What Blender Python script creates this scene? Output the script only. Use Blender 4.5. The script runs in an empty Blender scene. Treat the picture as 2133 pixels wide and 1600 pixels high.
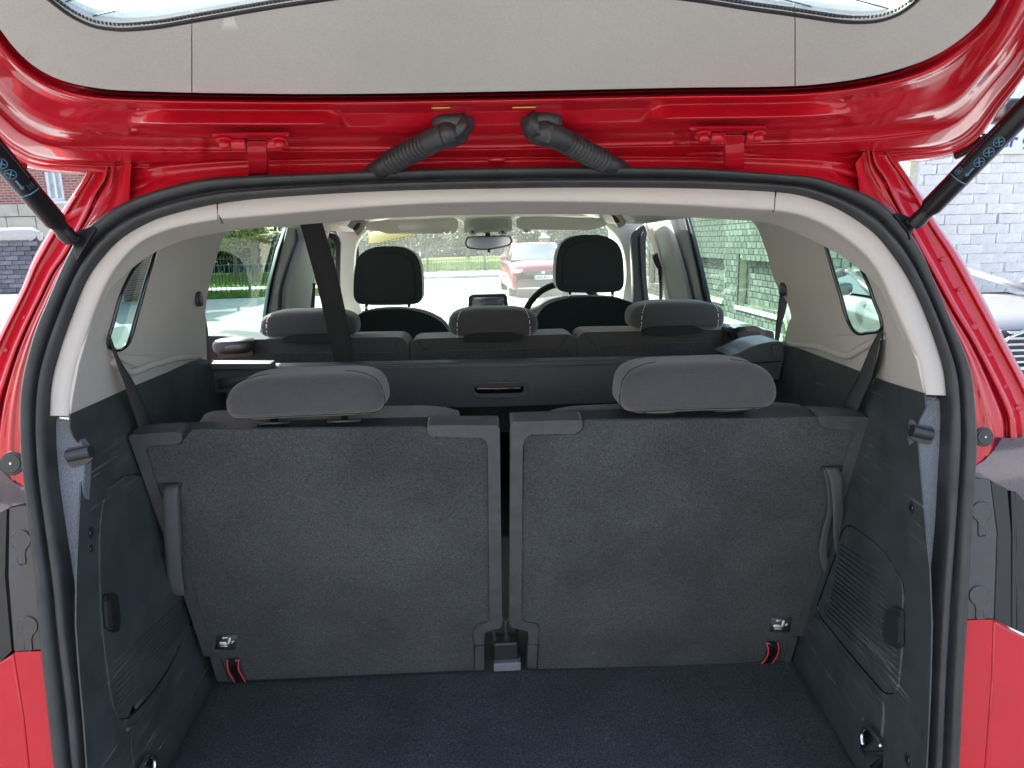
import bpy, bmesh, math, random
from mathutils import Vector, Matrix
from mathutils.geometry import delaunay_2d_cdt
random.seed(7)
S = bpy.context.scene
COL = S.collection
V = Vector
# ------------------------------------------------------------------ camera
FPX, CX, CY = 1425.0, 1066.5, 800.0
CAMLOC = V((0, 0, 1.55))
dY = V(((1000 - CX) / FPX, (CY - 505) / FPX, -1)).normalized()
Zc = V((1, .025, 0)).cross(dY).normalized()
Xc = dY.cross(Zc).normalized()
R = Matrix((Xc, dY, Zc))
cam = bpy.data.cameras.new('camera')
cam.sensor_width = 36
cam.lens = 36 * FPX / 2133
cam.clip_start, cam.clip_end = .02, 1500
co = bpy.data.objects.new('camera', cam)
co.matrix_world = Matrix.Translation(CAMLOC) @ R.to_4x4()
COL.objects.link(co)
S.camera = co
# ------------------------------------------------------------------ light
SUN = V((-.50, .58, .80)).normalized()          # towards the sun
w = bpy.data.worlds.new('World'); S.world = w; w.use_nodes = True
nt = w.node_tree
sky = nt.nodes.new('ShaderNodeTexSky'); sky.sky_type = 'NISHITA'; sky.sun_disc = False
sky.sun_elevation = math.asin(SUN.z)
sky.sun_rotation = math.atan2(SUN.x, SUN.y)
sky.air_density = 1.0; sky.dust_density = 3.5; sky.ozone_density = .4
bg = nt.nodes['Background']; bg.inputs[1].default_value = .15
nt.links.new(sky.outputs[0], bg.inputs[0])
sl = bpy.data.lights.new('sun', 'SUN'); sl.energy = 4.2; sl.angle = math.radians(.5)
sl.color = (1, .96, .90)
so = bpy.data.objects.new('sun', sl); so.rotation_euler = SUN.to_track_quat('Z', 'Y').to_euler()
COL.objects.link(so)
S.view_settings.view_transform = 'Standard'
S.view_settings.look = 'None'
S.view_settings.gamma = 1
S.view_settings.use_curve_mapping = False
S.view_settings.exposure = 2.15
S.render.engine = 'CYCLES'
S.cycles.max_bounces = 8; S.cycles.diffuse_bounces = 4; S.cycles.glossy_bounces = 4
S.cycles.transparent_max_bounces = 12; S.cycles.sample_clamp_indirect = 6
S.cycles.use_denoising = True
# ------------------------------------------------------------------ pixel rays -> points in the place
def ray(px, py): return R @ V(((px - CX) / FPX, (CY - py) / FPX, -1))
def onP(px, py, p0, n):
    d = ray(px, py); return CAMLOC + d * ((p0 - CAMLOC).dot(n) / d.dot(n))
def onY(px, py, Y): return onP(px, py, V((0, Y, 0)), V((0, 1, 0)))
def onX(px, py, X): return onP(px, py, V((X, 0, 0)), V((1, 0, 0)))
def onZ(px, py, Z): return onP(px, py, V((0, 0, Z)), V((0, 0, 1)))
def plane3(a, b, c, off=0):
    n = (b - a).cross(c - a).normalized()
    if n.dot(CAMLOC - a) < 0: n = -n
    p = a + n * off
    f = lambda x, y: onP(x, y, p, n)
    f.n = n; f.p = p
    return f
def shifted(f, off):
    p, n = f.p + f.n * off, f.n
    g = lambda x, y: onP(x, y, p, n)
    g.n = n; g.p = p
    return g
def surfY(Y): return plane3(V((0, Y, 0)), V((1, Y, 0)), V((0, Y, 1)))
def surfX(X): return plane3(V((X, 0, 0)), V((X, 1, 0)), V((X, 0, 1)))
# ------------------------------------------------------------------ 2D curves
def sm(pts, n=60, closed=False):
    """Catmull-Rom through the points, resampled evenly"""
    P = [V(p) for p in pts]; out = []
    m = len(P); segs = m if closed else m - 1
    for i in range(segs):
        if closed: a, b, c, d = P[i - 1], P[i], P[(i + 1) % m], P[(i + 2) % m]
        else:
            b, c = P[i], P[i + 1]
            a = P[i - 1] if i else b * 2 - c
            d = P[i + 2] if i + 2 < m else c * 2 - b
        for k in range(12):
            t = k / 12
            out.append(.5 * ((2 * b) + (c - a) * t + (2 * a - 5 * b + 4 * c - d) * t * t + (3 * b - a - 3 * c + d) * t ** 3))
    out.append(P[0].copy() if closed else P[-1].copy())
    L = [0]
    for i in range(1, len(out)): L.append(L[-1] + (out[i] - out[i - 1]).length)
    res = []; j = 0
    cnt = n if not closed else n + 1
    for i in range(cnt):
        s = L[-1] * i / (cnt - 1)
        while j < len(L) - 2 and L[j + 1] < s: j += 1
        t = (s - L[j]) / max(1e-9, L[j + 1] - L[j])
        res.append(out[j].lerp(out[j + 1], min(1, t)))
    return res[:-1] if closed else res
def rnd(poly, r=6, seg=4):
    """fillet the corners of a closed polygon"""
    P = [V(p) for p in poly]; out = []; m = len(P)
    rr = r if hasattr(r, '__len__') else [r] * m
    for i in range(m):
        a, b, c = P[i - 1], P[i], P[(i + 1) % m]
        u, v = a - b, c - b
        q = min(rr[i], u.length * .45, v.length * .45)
        if q < .05 or u.length < 1e-6 or v.length < 1e-6: out.append(b); continue
        s, e = b + u.normalized() * q, b + v.normalized() * q
        for k in range(seg + 1):
            t = k / seg
            out.append(s * (1 - t) ** 2 + b * 2 * t * (1 - t) + e * t * t)
    return out
def inside(p, poly):
    x, y = p; c = False; j = len(poly) - 1
    for i in range(len(poly)):
        xi, yi = poly[i][0], poly[i][1]; xj, yj = poly[j][0], poly[j][1]
        if (yi > y) != (yj > y) and x < (xj - xi) * (y - yi) / (yj - yi) + xi: c = not c
        j = i
    return c
# ------------------------------------------------------------------ objects
WORLD = {}
def mesh(name, verts, faces, mat=None, parent=None, smooth=True, bevel=0, bseg=2, sub=0, solid=0, soff=-1, label=None, kind=None, facecam=False, fix=False):
    me = bpy.data.meshes.new(name)
    me.from_pydata([tuple(v) for v in verts], [], [tuple(f) for f in faces])
    if fix or facecam:
        bm = bmesh.new(); bm.from_mesh(me)
        bmesh.ops.recalc_face_normals(bm, faces=bm.faces)
        if facecam:
            s = sum((CAMLOC - f.calc_center_median()).normalized().dot(f.normal) * f.calc_area() for f in bm.faces)
            if s < 0: bmesh.ops.reverse_faces(bm, faces=bm.faces)
        bm.to_mesh(me); bm.free()
    me.update()
    if smooth: me.shade_smooth()
    if mat: me.materials.append(mat)
    o = bpy.data.objects.new(name, me); COL.objects.link(o)
    if solid:
        m = o.modifiers.new('s', 'SOLIDIFY'); m.thickness = solid; m.offset = soff
    if bevel:
        m = o.modifiers.new('b', 'BEVEL'); m.width = bevel; m.segments = bseg; m.limit_method = 'ANGLE'
        m.angle_limit = math.radians(35); m.harden_normals = True
    if sub:
        m = o.modifiers.new('u', 'SUBSURF'); m.levels = sub; m.render_levels = sub
    put(o, parent)
    if label: o['label'] = label
    if kind: o['kind'] = kind
    return o
def put(o, parent):
    if parent is not None:
        o.parent = parent
        o.matrix_parent_inverse = WORLD.get(parent.name, Matrix.Identity(4)).inverted()
def thing(name, label, cat, loc=(0, 0, 0), group=None):
    e = bpy.data.objects.new(name, None); e.location = loc; e.empty_display_size = .2; COL.objects.link(e)
    WORLD[e.name] = Matrix.Translation(V(loc))
    tag(e, label, cat, group); return e
def tag(o, label, cat, group=None):
    o['label'] = label; o['category'] = cat
    if group: o['group'] = group
    return o
def panel(name, outer, surf, mat, parent, holes=(), thick=.004, bevel=.0012, grid=0, smooth=True, label=None, hf=None, bseg=2):
    """a sheet with real thickness: outline (and holes) met by the camera rays on a surface"""
    P = [V((p[0], p[1])) for p in outer]; E = [(i, (i + 1) % len(P)) for i in range(len(P))]
    for h in holes:
        b = len(P); P += [V((p[0], p[1])) for p in h]; E += [(b + i, b + (i + 1) % len(h)) for i in range(len(h))]
    if grid:
        xs = [p.x for p in P]; ys = [p.y for p in P]
        nx = int((max(xs) - min(xs)) / grid); ny = int((max(ys) - min(ys)) / grid)
        for i in range(nx + 1):
            for j in range(ny + 1):
                q = (min(xs) + (i + .5) * grid + (j % 2) * grid * .4, min(ys) + (j + .5) * grid)
                if inside(q, outer) and not any(inside(q, h) for h in holes): P.append(V(q))
    vs, es, fs, *_ = delaunay_2d_cdt(P, E, [], 0, 1e-4)
    keep = []
    for f in fs:
        c = sum((vs[i] for i in f), V((0, 0))) / len(f)
        if inside(c, outer) and not any(inside(c, h) for h in holes): keep.append(f)
    pts = []
    for v in vs:
        q = surf(v.x, v.y)
        if hf: q = q + surf.n * hf(v.x, v.y)
        pts.append(q)
    used = sorted({i for f in keep for i in f}); mp = {k: i for i, k in enumerate(used)}
    return mesh(name, [pts[k] for k in used], [[mp[i] for i in f] for f in keep], mat, parent, smooth=smooth, bevel=bevel, bseg=bseg, solid=thick, facecam=True, label=label)
def loft(name, curves, mat, parent, closed=False, solid=0, bevel=0, label=None, kind=None, soff=-1, facecam=True, sub=0):
    n = len(curves[0]); vs = [p for c in curves for p in c]; fs = []
    for i in range(len(curves) - 1):
        for j in range(n if closed else n - 1):
            k = (j + 1) % n
            fs.append((i * n + j, i * n + k, (i + 1) * n + k, (i + 1) * n + j))
    return mesh(name, vs, fs, mat, parent, solid=solid, soff=soff, bevel=bevel, facecam=facecam, label=label, kind=kind, sub=sub)
def frames(pts, closed=False):
    T = []
    for i in range(len(pts)):
        a = pts[i - 1] if i or closed else pts[0]; b = pts[(i + 1) % len(pts)] if i + 1 < len(pts) or closed else pts[-1]
        T.append((b - a).normalized())
    n = T[0].orthogonal().normalized(); N = []
    for t in T:
        n = (n - t * n.dot(t)).normalized(); N.append(n)
    return T, N
def tube_data(pts, r, closed=False, seg=10, sq=1.0):
    pts = [V(p) for p in pts]; T, N = frames(pts, closed); vs, fs = [], []
    for i, p in enumerate(pts):
        ri = r[i] if hasattr(r, '__len__') else r
        B = T[i].cross(N[i])
        for k in range(seg):
            a = 2 * math.pi * k / seg
            vs.append(p + (N[i] * math.cos(a) + B * math.sin(a) * sq) * ri)
    m = len(pts)
    for i in range(m if closed else m - 1):
        for k in range(seg):
            j = (i + 1) % m; l = (k + 1) % seg
            fs.append((i * seg + k, i * seg + l, j * seg + l, j * seg + k))
    if not closed:
        fs.append(tuple(range(seg))[::-1]); fs.append(tuple((m - 1) * seg + k for k in range(seg)))
    return vs, fs
def tube(name, pts, r, mat, parent, closed=False, seg=10, sq=1.0, bevel=0, label=None, kind=None):
    vs, fs = tube_data(pts, r, closed, seg, sq)
    return mesh(name, vs, fs, mat, parent, fix=True, bevel=bevel, label=label, kind=kind)
def sm3(pts, n): return sm(pts, n)
def strap(name, L, Rr, mat, parent, thick=.0016, label=None):
    """webbing between two edge lines"""
    vs, fs = [], []
    for a, b in zip(L, Rr): vs += [a, a.lerp(b, .33), a.lerp(b, .67), b]
    for i in range(len(L) - 1):
        for k in range(3): fs.append((4 * i + k, 4 * i + k + 1, 4 * i + k + 5, 4 * i + k + 4))
    return mesh(name, vs, fs, mat, parent, solid=thick, soff=0, facecam=True, label=label)
BOXF = [(0, 1, 3, 2), (4, 6, 7, 5), (0, 4, 5, 1), (2, 3, 7, 6), (0, 2, 6, 4), (1, 5, 7, 3)]
def boxv(c, s, M=None):
    c = V(c); out = []
    for x in (-.5, .5):
        for y in (-.5, .5):
            for z in (-.5, .5):
                q = V((x * s[0], y * s[1], z * s[2]))
                if M is not None: q = M @ q
                out.append(c + q)
    return out
def box(name, c, s, mat, parent=None, M=None, bevel=.003, label=None, kind=None, bseg=2, taper=None):
    vs = boxv(c, s, M)
    return mesh(name, vs, BOXF, mat, parent, fix=True, bevel=bevel, bseg=bseg, label=label, kind=kind, smooth=bevel > 0)
def boxes(name, lst, mat, parent=None, label=None, kind=None):
    vs, fs = [], []
    for c, s in lst:
        b = len(vs); vs += boxv(c, s); fs += [tuple(b + i for i in f) for f in BOXF]
    return mesh(name, vs, fs, mat, parent, smooth=False, fix=True, label=label, kind=kind)
def prism(name, poly, ext, mat, parent, bevel=.001, label=None, smooth=True):
    """closed 3D polygon swept along ext"""
    n = len(poly); vs = list(poly) + [p + ext for p in poly]
    fs = [tuple(range(n)), tuple(range(2 * n - 1, n - 1, -1))] + [(i, n + i, n + (i + 1) % n, (i + 1) % n) for i in range(n)]
    return mesh(name, vs, fs, mat, parent, bevel=bevel, fix=True, label=label, smooth=smooth)
def sgp(v, e): return math.copysign(abs(v) ** e, v)
def pillow(name, c, s, mat, parent, e1=.5, e2=.5, M=None, nu=40, nv=24, fn=None, label=None):
    """superellipsoid, half sizes s"""
    vs, fs = [], []
    for j in range(nv + 1):
        v = -math.pi / 2 + math.pi * j / nv
        for i in range(nu):
            u = 2 * math.pi * i / nu
            q = V((s[0] * sgp(math.cos(v), e1) * sgp(math.cos(u), e2), s[1] * sgp(math.cos(v), e1) * sgp(math.sin(u), e2), s[2] * sgp(math.sin(v), e1)))
            if fn: q = fn(q)
            if M is not None: q = M @ q
            vs.append(V(c) + q)
    for j in range(nv):
        for i in range(nu):
            k = (i + 1) % nu
            fs.append((j * nu + i, j * nu + k, (j + 1) * nu + k, (j + 1) * nu + i))
    o = mesh(name, vs, fs, mat, parent, label=label)
    bm = bmesh.new(); bm.from_mesh(o.data); bmesh.ops.remove_doubles(bm, verts=bm.verts, dist=1e-6)
    bmesh.ops.recalc_face_normals(bm, faces=bm.faces); bm.to_mesh(o.data); bm.free(); o.data.shade_smooth()
    return o
def disc(name, c, n, r, t, mat, parent, seg=28, bevel=.0015, rx=1, label=None):
    n = V(n).normalized(); a = n.orthogonal().normalized() if abs(n.z) > .9 else V((0, 0, 1)).cross(n).normalized(); b = n.cross(a)
    poly = [V(c) + (a * math.cos(2 * math.pi * k / seg) * rx + b * math.sin(2 * math.pi * k / seg)) * r for k in range(seg)]
    return prism(name, poly, n * t, mat, parent, bevel=bevel, label=label)
def textobj(name, body, size, origin, xdir, ydir, mat, parent, ext=.0004, bold=0, shear=0, align='LEFT', label=None):
    cu = bpy.data.curves.new(name, 'FONT'); cu.body = body; cu.size = size; cu.extrude = ext; cu.offset = bold; cu.shear = shear; cu.align_x = align
    o = bpy.data.objects.new(name, cu); COL.objects.link(o)
    bpy.context.view_layer.update()
    dg = bpy.context.evaluated_depsgraph_get()
    me = bpy.data.meshes.new_from_object(o.evaluated_get(dg)); bpy.data.objects.remove(o)
    xd, yd = V(xdir).normalized(), V(ydir).normalized(); zd = xd.cross(yd)
    M = Matrix((xd, yd, zd)).transposed().to_4x4(); M.translation = V(origin)
    me.transform(M); me.materials.clear(); me.materials.append(mat)
    o = bpy.data.objects.new(name, me); COL.objects.link(o); put(o, parent)
    if label: o['label'] = label
    return o
# ------------------------------------------------------------------ materials
def mat(name, col, rough=.5, metal=0, spec=.5, coat=0, coat_rough=.03, var=0, vscale=8, bump=0, bscale=300, bdist=.001, spots=0, sscale=60, scol=(.5, .5, .5), sheen=0, var2=None, trans=0, rvar=0, weave=0, wscale=500, scratch=0, emit=None, objrand=0, alt=None, altscale=3, vor=0):
    m = bpy.data.materials.new(name); m.use_nodes = True; t = m.node_tree; N, L = t.nodes, t.links
    b = N['Principled BSDF']
    b.inputs['Base Color'].default_value = (*col, 1); b.inputs['Roughness'].default_value = rough; b.inputs['Metallic'].default_value = metal
    b.inputs['Specular IOR Level'].default_value = spec; b.inputs['Coat Weight'].default_value = coat; b.inputs['Coat Roughness'].default_value = coat_rough
    if sheen: b.inputs['Sheen Weight'].default_value = sheen; b.inputs['Sheen Roughness'].default_value = .5
    tc = N.new('ShaderNodeTexCoord'); out = None
    def noise(scale, detail=4, rg=.55):
        n = N.new('ShaderNodeTexNoise'); n.inputs['Scale'].default_value = scale; n.inputs['Detail'].default_value = detail; n.inputs['Roughness'].default_value = rg
        L.new(tc.outputs['Object'], n.inputs['Vector']); return n
    def mix(fac, a, bb):
        x = N.new('ShaderNodeMix'); x.data_type = 'RGBA'
        if hasattr(fac, 'default_value') or hasattr(fac, 'node'): L.new(fac, x.inputs[0])
        else: x.inputs[0].default_value = fac
        for v, i in ((a, 6), (bb, 7)):
            if hasattr(v, 'node'): L.new(v, x.inputs[i])
            else: x.inputs[i].default_value = (*v, 1)
        return x.outputs[2]
    def ramp(src, lo, hi):
        r = N.new('ShaderNodeMapRange'); r.inputs[1].default_value = lo; r.inputs[2].default_value = hi; L.new(src, r.inputs[0]); return r.outputs[0]
    cur = None
    if alt is not None:
        cur = mix(ramp(noise(altscale, 5).outputs[0], .42, .58), col, alt)
    if var:
        n = noise(vscale)
        lo = tuple(c * (1 - var) for c in col); hi = tuple(min(1, c * (1 + var)) for c in col)
        if cur is None: cur = mix(ramp(n.outputs[0], .3, .7), lo, hi)
        else:
            h = N.new('ShaderNodeHueSaturation'); L.new(cur, h.inputs['Color']); r = N.new('ShaderNodeMapRange'); r.inputs[1].default_value = .3; r.inputs[2].default_value = .7; r.inputs[3].default_value = 1 - var; r.inputs[4].default_value = 1 + var
            L.new(n.outputs[0], r.inputs[0]); L.new(r.outputs[0], h.inputs['Value']); cur = h.outputs[0]
    if var2:
        n2 = noise(var2[0], 3); h = N.new('ShaderNodeHueSaturation')
        if cur is not None: L.new(cur, h.inputs['Color'])
        else: h.inputs['Color'].default_value = (*col, 1)
        r = N.new('ShaderNodeMapRange'); r.inputs[1].default_value = .3; r.inputs[2].default_value = .7; r.inputs[3].default_value = 1 - var2[1]; r.inputs[4].default_value = 1 + var2[1]
        L.new(n2.outputs[0], r.inputs[0]); L.new(r.outputs[0], h.inputs['Value']); cur = h.outputs[0]
    if objrand:
        oi = N.new('ShaderNodeObjectInfo'); h = N.new('ShaderNodeHueSaturation')
        if cur is not None: L.new(cur, h.inputs['Color'])
        else: h.inputs['Color'].default_value = (*col, 1)
        r = N.new('ShaderNodeMapRange'); r.inputs[3].default_value = 1 - objrand; r.inputs[4].default_value = 1 + objrand
        L.new(oi.outputs['Random'], r.inputs[0]); L.new(r.outputs[0], h.inputs['Value']); cur = h.outputs[0]
    if scratch:
        mp = N.new('ShaderNodeMapping'); mp.inputs['Rotation'].default_value = (.5, .3, .4); mp.inputs['Scale'].default_value = (3, 3, 90)
        L.new(tc.outputs['Object'], mp.inputs[0]); n = N.new('ShaderNodeTexNoise'); n.inputs['Scale'].default_value = 3; n.inputs['Detail'].default_value = 6; L.new(mp.outputs[0], n.inputs['Vector'])
        n3 = noise(7, 2)
        mm = N.new('ShaderNodeMath'); mm.operation = 'MULTIPLY'; L.new(ramp(n.outputs[0], .58, .72), mm.inputs[0]); L.new(ramp(n3.outputs[0], .5, .68), mm.inputs[1])
        m2 = N.new('ShaderNodeMath'); m2.operation = 'MULTIPLY'; L.new(mm.outputs[0], m2.inputs[0]); m2.inputs[1].default_value = scratch
        cur = mix(m2.outputs[0], cur if cur is not None else col, (.3, .3, .3))
    if spots:
        vo = N.new('ShaderNodeTexVoronoi'); vo.inputs['Scale'].default_value = sscale; L.new(tc.outputs['Object'], vo.inputs['Vector'])
        lt = N.new('ShaderNodeMath'); lt.operation = 'LESS_THAN'; L.new(vo.outputs['Distance'], lt.inputs[0]); lt.inputs[1].default_value = spots
        cur = mix(lt.outputs[0], cur if cur is not None else col, scol)
    if cur is not None: L.new(cur, b.inputs['Base Color'])
    if rvar:
        r = N.new('ShaderNodeMapRange'); r.inputs[1].default_value = .3; r.inputs[2].default_value = .7; r.inputs[3].default_value = max(.02, rough - rvar); r.inputs[4].default_value = rough + rvar
        L.new(noise(12, 5).outputs[0], r.inputs[0]); L.new(r.outputs[0], b.inputs['Roughness'])
    src = None
    if bump:
        if vor:
            n = N.new('ShaderNodeTexVoronoi'); n.inputs['Scale'].default_value = bscale; L.new(tc.outputs['Object'], n.inputs['Vector'])
        else: n = noise(bscale, 3, .6)
        src = n.outputs[0]
    if weave:
        mp = N.new('ShaderNodeMapping'); mp.inputs['Rotation'].default_value = (.6, .5, .7); L.new(tc.outputs['Object'], mp.inputs[0])
        wv = N.new('ShaderNodeTexWave'); wv.inputs['Scale'].default_value = wscale; wv.inputs['Distortion'].default_value = .5; L.new(mp.outputs[0], wv.inputs['Vector'])
        src2 = wv.outputs[1]
        if src: a = N.new('ShaderNodeMath'); a.operation = 'ADD'; L.new(src, a.inputs[0]); L.new(src2, a.inputs[1]); src = a.outputs[0]
        else: src = src2
        bump = bump or weave
    if src:
        bp = N.new('ShaderNodeBump'); bp.inputs['Strength'].default_value = bump; bp.inputs['Distance'].default_value = bdist
        L.new(src, bp.inputs['Height']); L.new(bp.outputs[0], b.inputs['Normal'])
        if coat: pass
    if trans: b.inputs['Transmission Weight'].default_value = trans
    if emit: b.inputs['Emission Color'].default_value = (*emit[0], 1); b.inputs['Emission Strength'].default_value = emit[1]
    return m
def glassmat(name, tint, refl=.06, dust=0, dcol=(.6, .6, .6)):
    m = bpy.data.materials.new(name); m.use_nodes = True; t = m.node_tree; N, L = t.nodes, t.links
    N.remove(N['Principled BSDF']); o = N['Material Output']
    tr = N.new('ShaderNodeBsdfTransparent'); tr.inputs[0].default_value = (*tint, 1)
    gl = N.new('ShaderNodeBsdfGlossy'); gl.inputs['Roughness'].default_value = .02
    lw = N.new('ShaderNodeFresnel'); lw.inputs[0].default_value = 1.45
    mx = N.new('ShaderNodeMixShader'); L.new(lw.outputs[0], mx.inputs[0]); L.new(tr.outputs[0], mx.inputs[1]); L.new(gl.outputs[0], mx.inputs[2])
    last = mx.outputs[0]
    if dust:
        tc = N.new('ShaderNodeTexCoord'); n = N.new('ShaderNodeTexNoise'); n.inputs['Scale'].default_value = 9; n.inputs['Detail'].default_value = 8; L.new(tc.outputs['Object'], n.inputs['Vector'])
        r = N.new('ShaderNodeMapRange'); r.inputs[1].default_value = .3; r.inputs[2].default_value = .75; r.inputs[3].default_value = dust * .6; r.inputs[4].default_value = dust * 1.4; L.new(n.outputs[0], r.inputs[0])
        tl = N.new('ShaderNodeBsdfTranslucent'); tl.inputs[0].default_value = (*dcol, 1)
        df = N.new('ShaderNodeBsdfDiffuse'); df.inputs[0].default_value = (*dcol, 1)
        md = N.new('ShaderNodeMixShader'); md.inputs[0].default_value = .5; L.new(tl.outputs[0], md.inputs[1]); L.new(df.outputs[0], md.inputs[2])
        m3 = N.new('ShaderNodeMixShader'); L.new(r.outputs[0], m3.inputs[0]); L.new(last, m3.inputs[1]); L.new(md.outputs[0], m3.inputs[2]); last = m3.outputs[0]
    L.new(last, o.inputs[0]); return m
RED = mat('red_paint', (.50, .004, .017), rough=.5, spec=.15, var=.05, vscale=20, spots=.03, sscale=40, scol=(.38, .05, .05), coat=.8, coat_rough=.02, bump=.08, bscale=60, bdist=.0008)
REDD = mat('red_paint_inner', (.54, .006, .020), rough=.5, spec=.15, var=.08, vscale=30, spots=.035, sscale=45, scol=(.40, .06, .06), coat=1, coat_rough=.03, bump=.12, bscale=90, bdist=.001)
RUB = mat('black_rubber', (.027, .030, .033), rough=.42, spec=.45, var=.25, vscale=30, bump=.1, bscale=400, rvar=.1)
BEIGE = mat('beige_trim', (.48, .455, .415), rough=.62, var=.05, vscale=900, bump=.25, bscale=1300, bdist=.0004, var2=(5, .05), spots=.03, sscale=70, scol=(.3, .29, .27))
BEIGE2 = mat('headliner_cloth', (.60, .60, .54), rough=.9, bump=.2, bscale=900, bdist=.0005)
HATCHTRIM = mat('hatch_trim_plastic', (.54, .535, .50), rough=.6, var=.07, vscale=420, bump=.2, bscale=1200, bdist=.0004, var2=(4, .05))
BLK = mat('black_trim_plastic', (.039, .047, .048), rough=.5, var=.25, vscale=18, bump=.3, bscale=1400, bdist=.0003, scratch=.6, rvar=.1)
BLK2 = mat('black_plain_plastic', (.020, .024, .027), rough=.4, bump=.15, bscale=1200, bdist=.0003)
GLOSSB = mat('gloss_black_plastic', (.008, .009, .010), rough=.12, coat=.6)
GRAIN = mat('grained_grey_plastic', (.15, .17, .20), rough=.5, bump=.9, bscale=520, bdist=.0012, vor=1, var=.15, vscale=500)
FRAME = mat('grey_frame_plastic', (.056, .060, .064), rough=.48, var=.18, vscale=40, bump=.3, bscale=1300, bdist=.0003, rvar=.08, scratch=.15)
CARPET = mat('seat_back_carpet', (.049, .054, .0555), rough=1, spec=.1, var=.42, vscale=360, bump=.6, bscale=500, bdist=.0015, spots=.045, sscale=60, scol=(.14, .15, .16), var2=(7, .20), sheen=.15)
FLOORC = mat('boot_carpet', (.036, .042, .0445), rough=1, spec=.1, var=.65, vscale=300, bump=.8, bscale=420, bdist=.002, spots=.065, sscale=80, scol=(.18, .2, .22), var2=(8, .2), sheen=.12)
CLOTH = mat('grey_seat_cloth', (.060, .060, .062), rough=.95, spec=.2, var=.10, vscale=300, bump=.5, bscale=400, bdist=.0012, weave=.6, wscale=150, spots=.035, sscale=60, scol=(.2, .2, .2), sheen=.3)
CLOTH2 = mat('dark_seat_cloth', (.048, .052, .053), rough=.95, spec=.2, var=.12, vscale=200, bump=.5, bscale=500, bdist=.0008, sheen=.3)
CLOTH3 = mat('black_seat_cloth', (.018, .022, .024), rough=.9, spec=.2, bump=.3, bscale=500, bdist=.0008)
LEATH = mat('black_vinyl', (.007, .014, .016), rough=.5, spec=.3, bump=.15, bscale=700, bdist=.0005)
WEB = mat('belt_webbing', (.062, .064, .066), rough=.8, spec=.3, bump=.8, bscale=900, bdist=.0012, weave=.8, wscale=420, var=.3, vscale=700)
TAPE = mat('grey_strap_tape', (.080, .084, .090), rough=.75, bump=.5, bscale=900, bdist=.0008, weave=.8, wscale=500)
CHROME = mat('chrome', (.62, .63, .64), rough=.18, metal=1)
STEEL = mat('dull_steel', (.45, .45, .46), rough=.35, metal=1)
WHITEM = mat('white_print', (.8, .8, .8), rough=.6)
BLUEP = mat('blue_print', (.07, .20, .32), rough=.5)
REDED = mat('red_edging', (.65, .05, .06), rough=.7)
STRUTM = mat('strut_black_paint', (.007, .007, .009), rough=.33, coat=.1, bump=.05, bscale=300)
GTINT = glassmat('privacy_glass', (.33, .52, .46))
GREARD = glassmat('rear_door_glass', (.52, .78, .66))
GCLR = glassmat('clear_glass', (.80, .90, .86))
GHATCH = glassmat('tailgate_glass', (.75, .9, .86), dust=.06, dcol=(.5, .56, .55))
GWIND = glassmat('windscreen_glass', (.82, .92, .86), dust=.05, dcol=(.8, .86, .8))
# =================================================================== THE CAR
CXC = .03
car = thing('people_carrier', 'red seven seat people carrier with its tailgate raised and boot open towards us', 'car', (CXC, 2.2, 0))
OPEN = plane3(V((0, .80, .95)), V((1, .80, .95)), V((0, .95, 1.63)))
UL, UR = OPEN(147, 866), OPEN(1925, 822)
FLZ = .75
fl1, fl2 = onZ(345, 1600, FLZ), onZ(440, 1425, FLZ)
fr1, fr2 = onZ(1790, 1600, FLZ), onZ(1660, 1385, FLZ)
SLL = plane3(fl1, fl2, UL); SLR = plane3(fr1, fr2, UR)
VL, VR = SLL(418, 752), SLR(1650, 724)
SUL = plane3(UL, VL, UL + V((.075, .0, .30))); SUR = plane3(UR, VR, UR + V((-.075, .0, .30)))
SFL, SFR = surfX(-.665), surfX(.735)
NO = OPEN.n
def loop(P): return [V(p) for p in P]
# ---- seal (double lipped rubber)
sealA = sm([(140, 1720), (122, 1600), (102, 1425), (92, 1325), (82, 1200), (65, 1050), (55, 960), (52, 890), (52, 839), (56, 798), (64, 758), (84, 687), (111, 623), (145, 545), (175, 491), (216, 456), (256, 429), (304, 408), (358, 391), (422, 376), (506, 369), (720, 361), (880, 355), (1035, 352), (1200, 350), (1413, 352), (1480, 355), (1582, 363), (1683, 371), (1734, 385), (1784, 402), (1828, 425), (1858, 452), (1887, 488), (1908, 524), (1932, 580), (1964, 654), (1999, 736), (2015, 791), (2022, 861), (2025, 930), (2021, 1010), (2013, 1110), (2005, 1290), (1998, 1400), (1988, 1600), (1980, 1740)], 260)
sealB = sm([(203, 1720), (184, 1600), (171, 1450), (154, 1325), (144, 1225), (125, 1100), (111, 1000), (105, 930), (104, 870), (111, 788), (125, 737), (148, 670), (182, 585), (219, 534), (250, 502), (287, 478), (337, 455), (422, 433), (506, 419), (720, 404), (880, 398), (1035, 395), (1200, 393), (1413, 394), (1540, 398), (1632, 403), (1671, 410), (1730, 430), (1776, 456), (1819, 487), (1847, 518), (1886, 574), (1917, 636), (1944, 706), (1964, 772), (1970, 825), (1971, 900), (1965, 1000), (1960, 1100), (1948, 1225), (1938, 1400), (1930, 1600), (1922, 1740)], 260)
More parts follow.
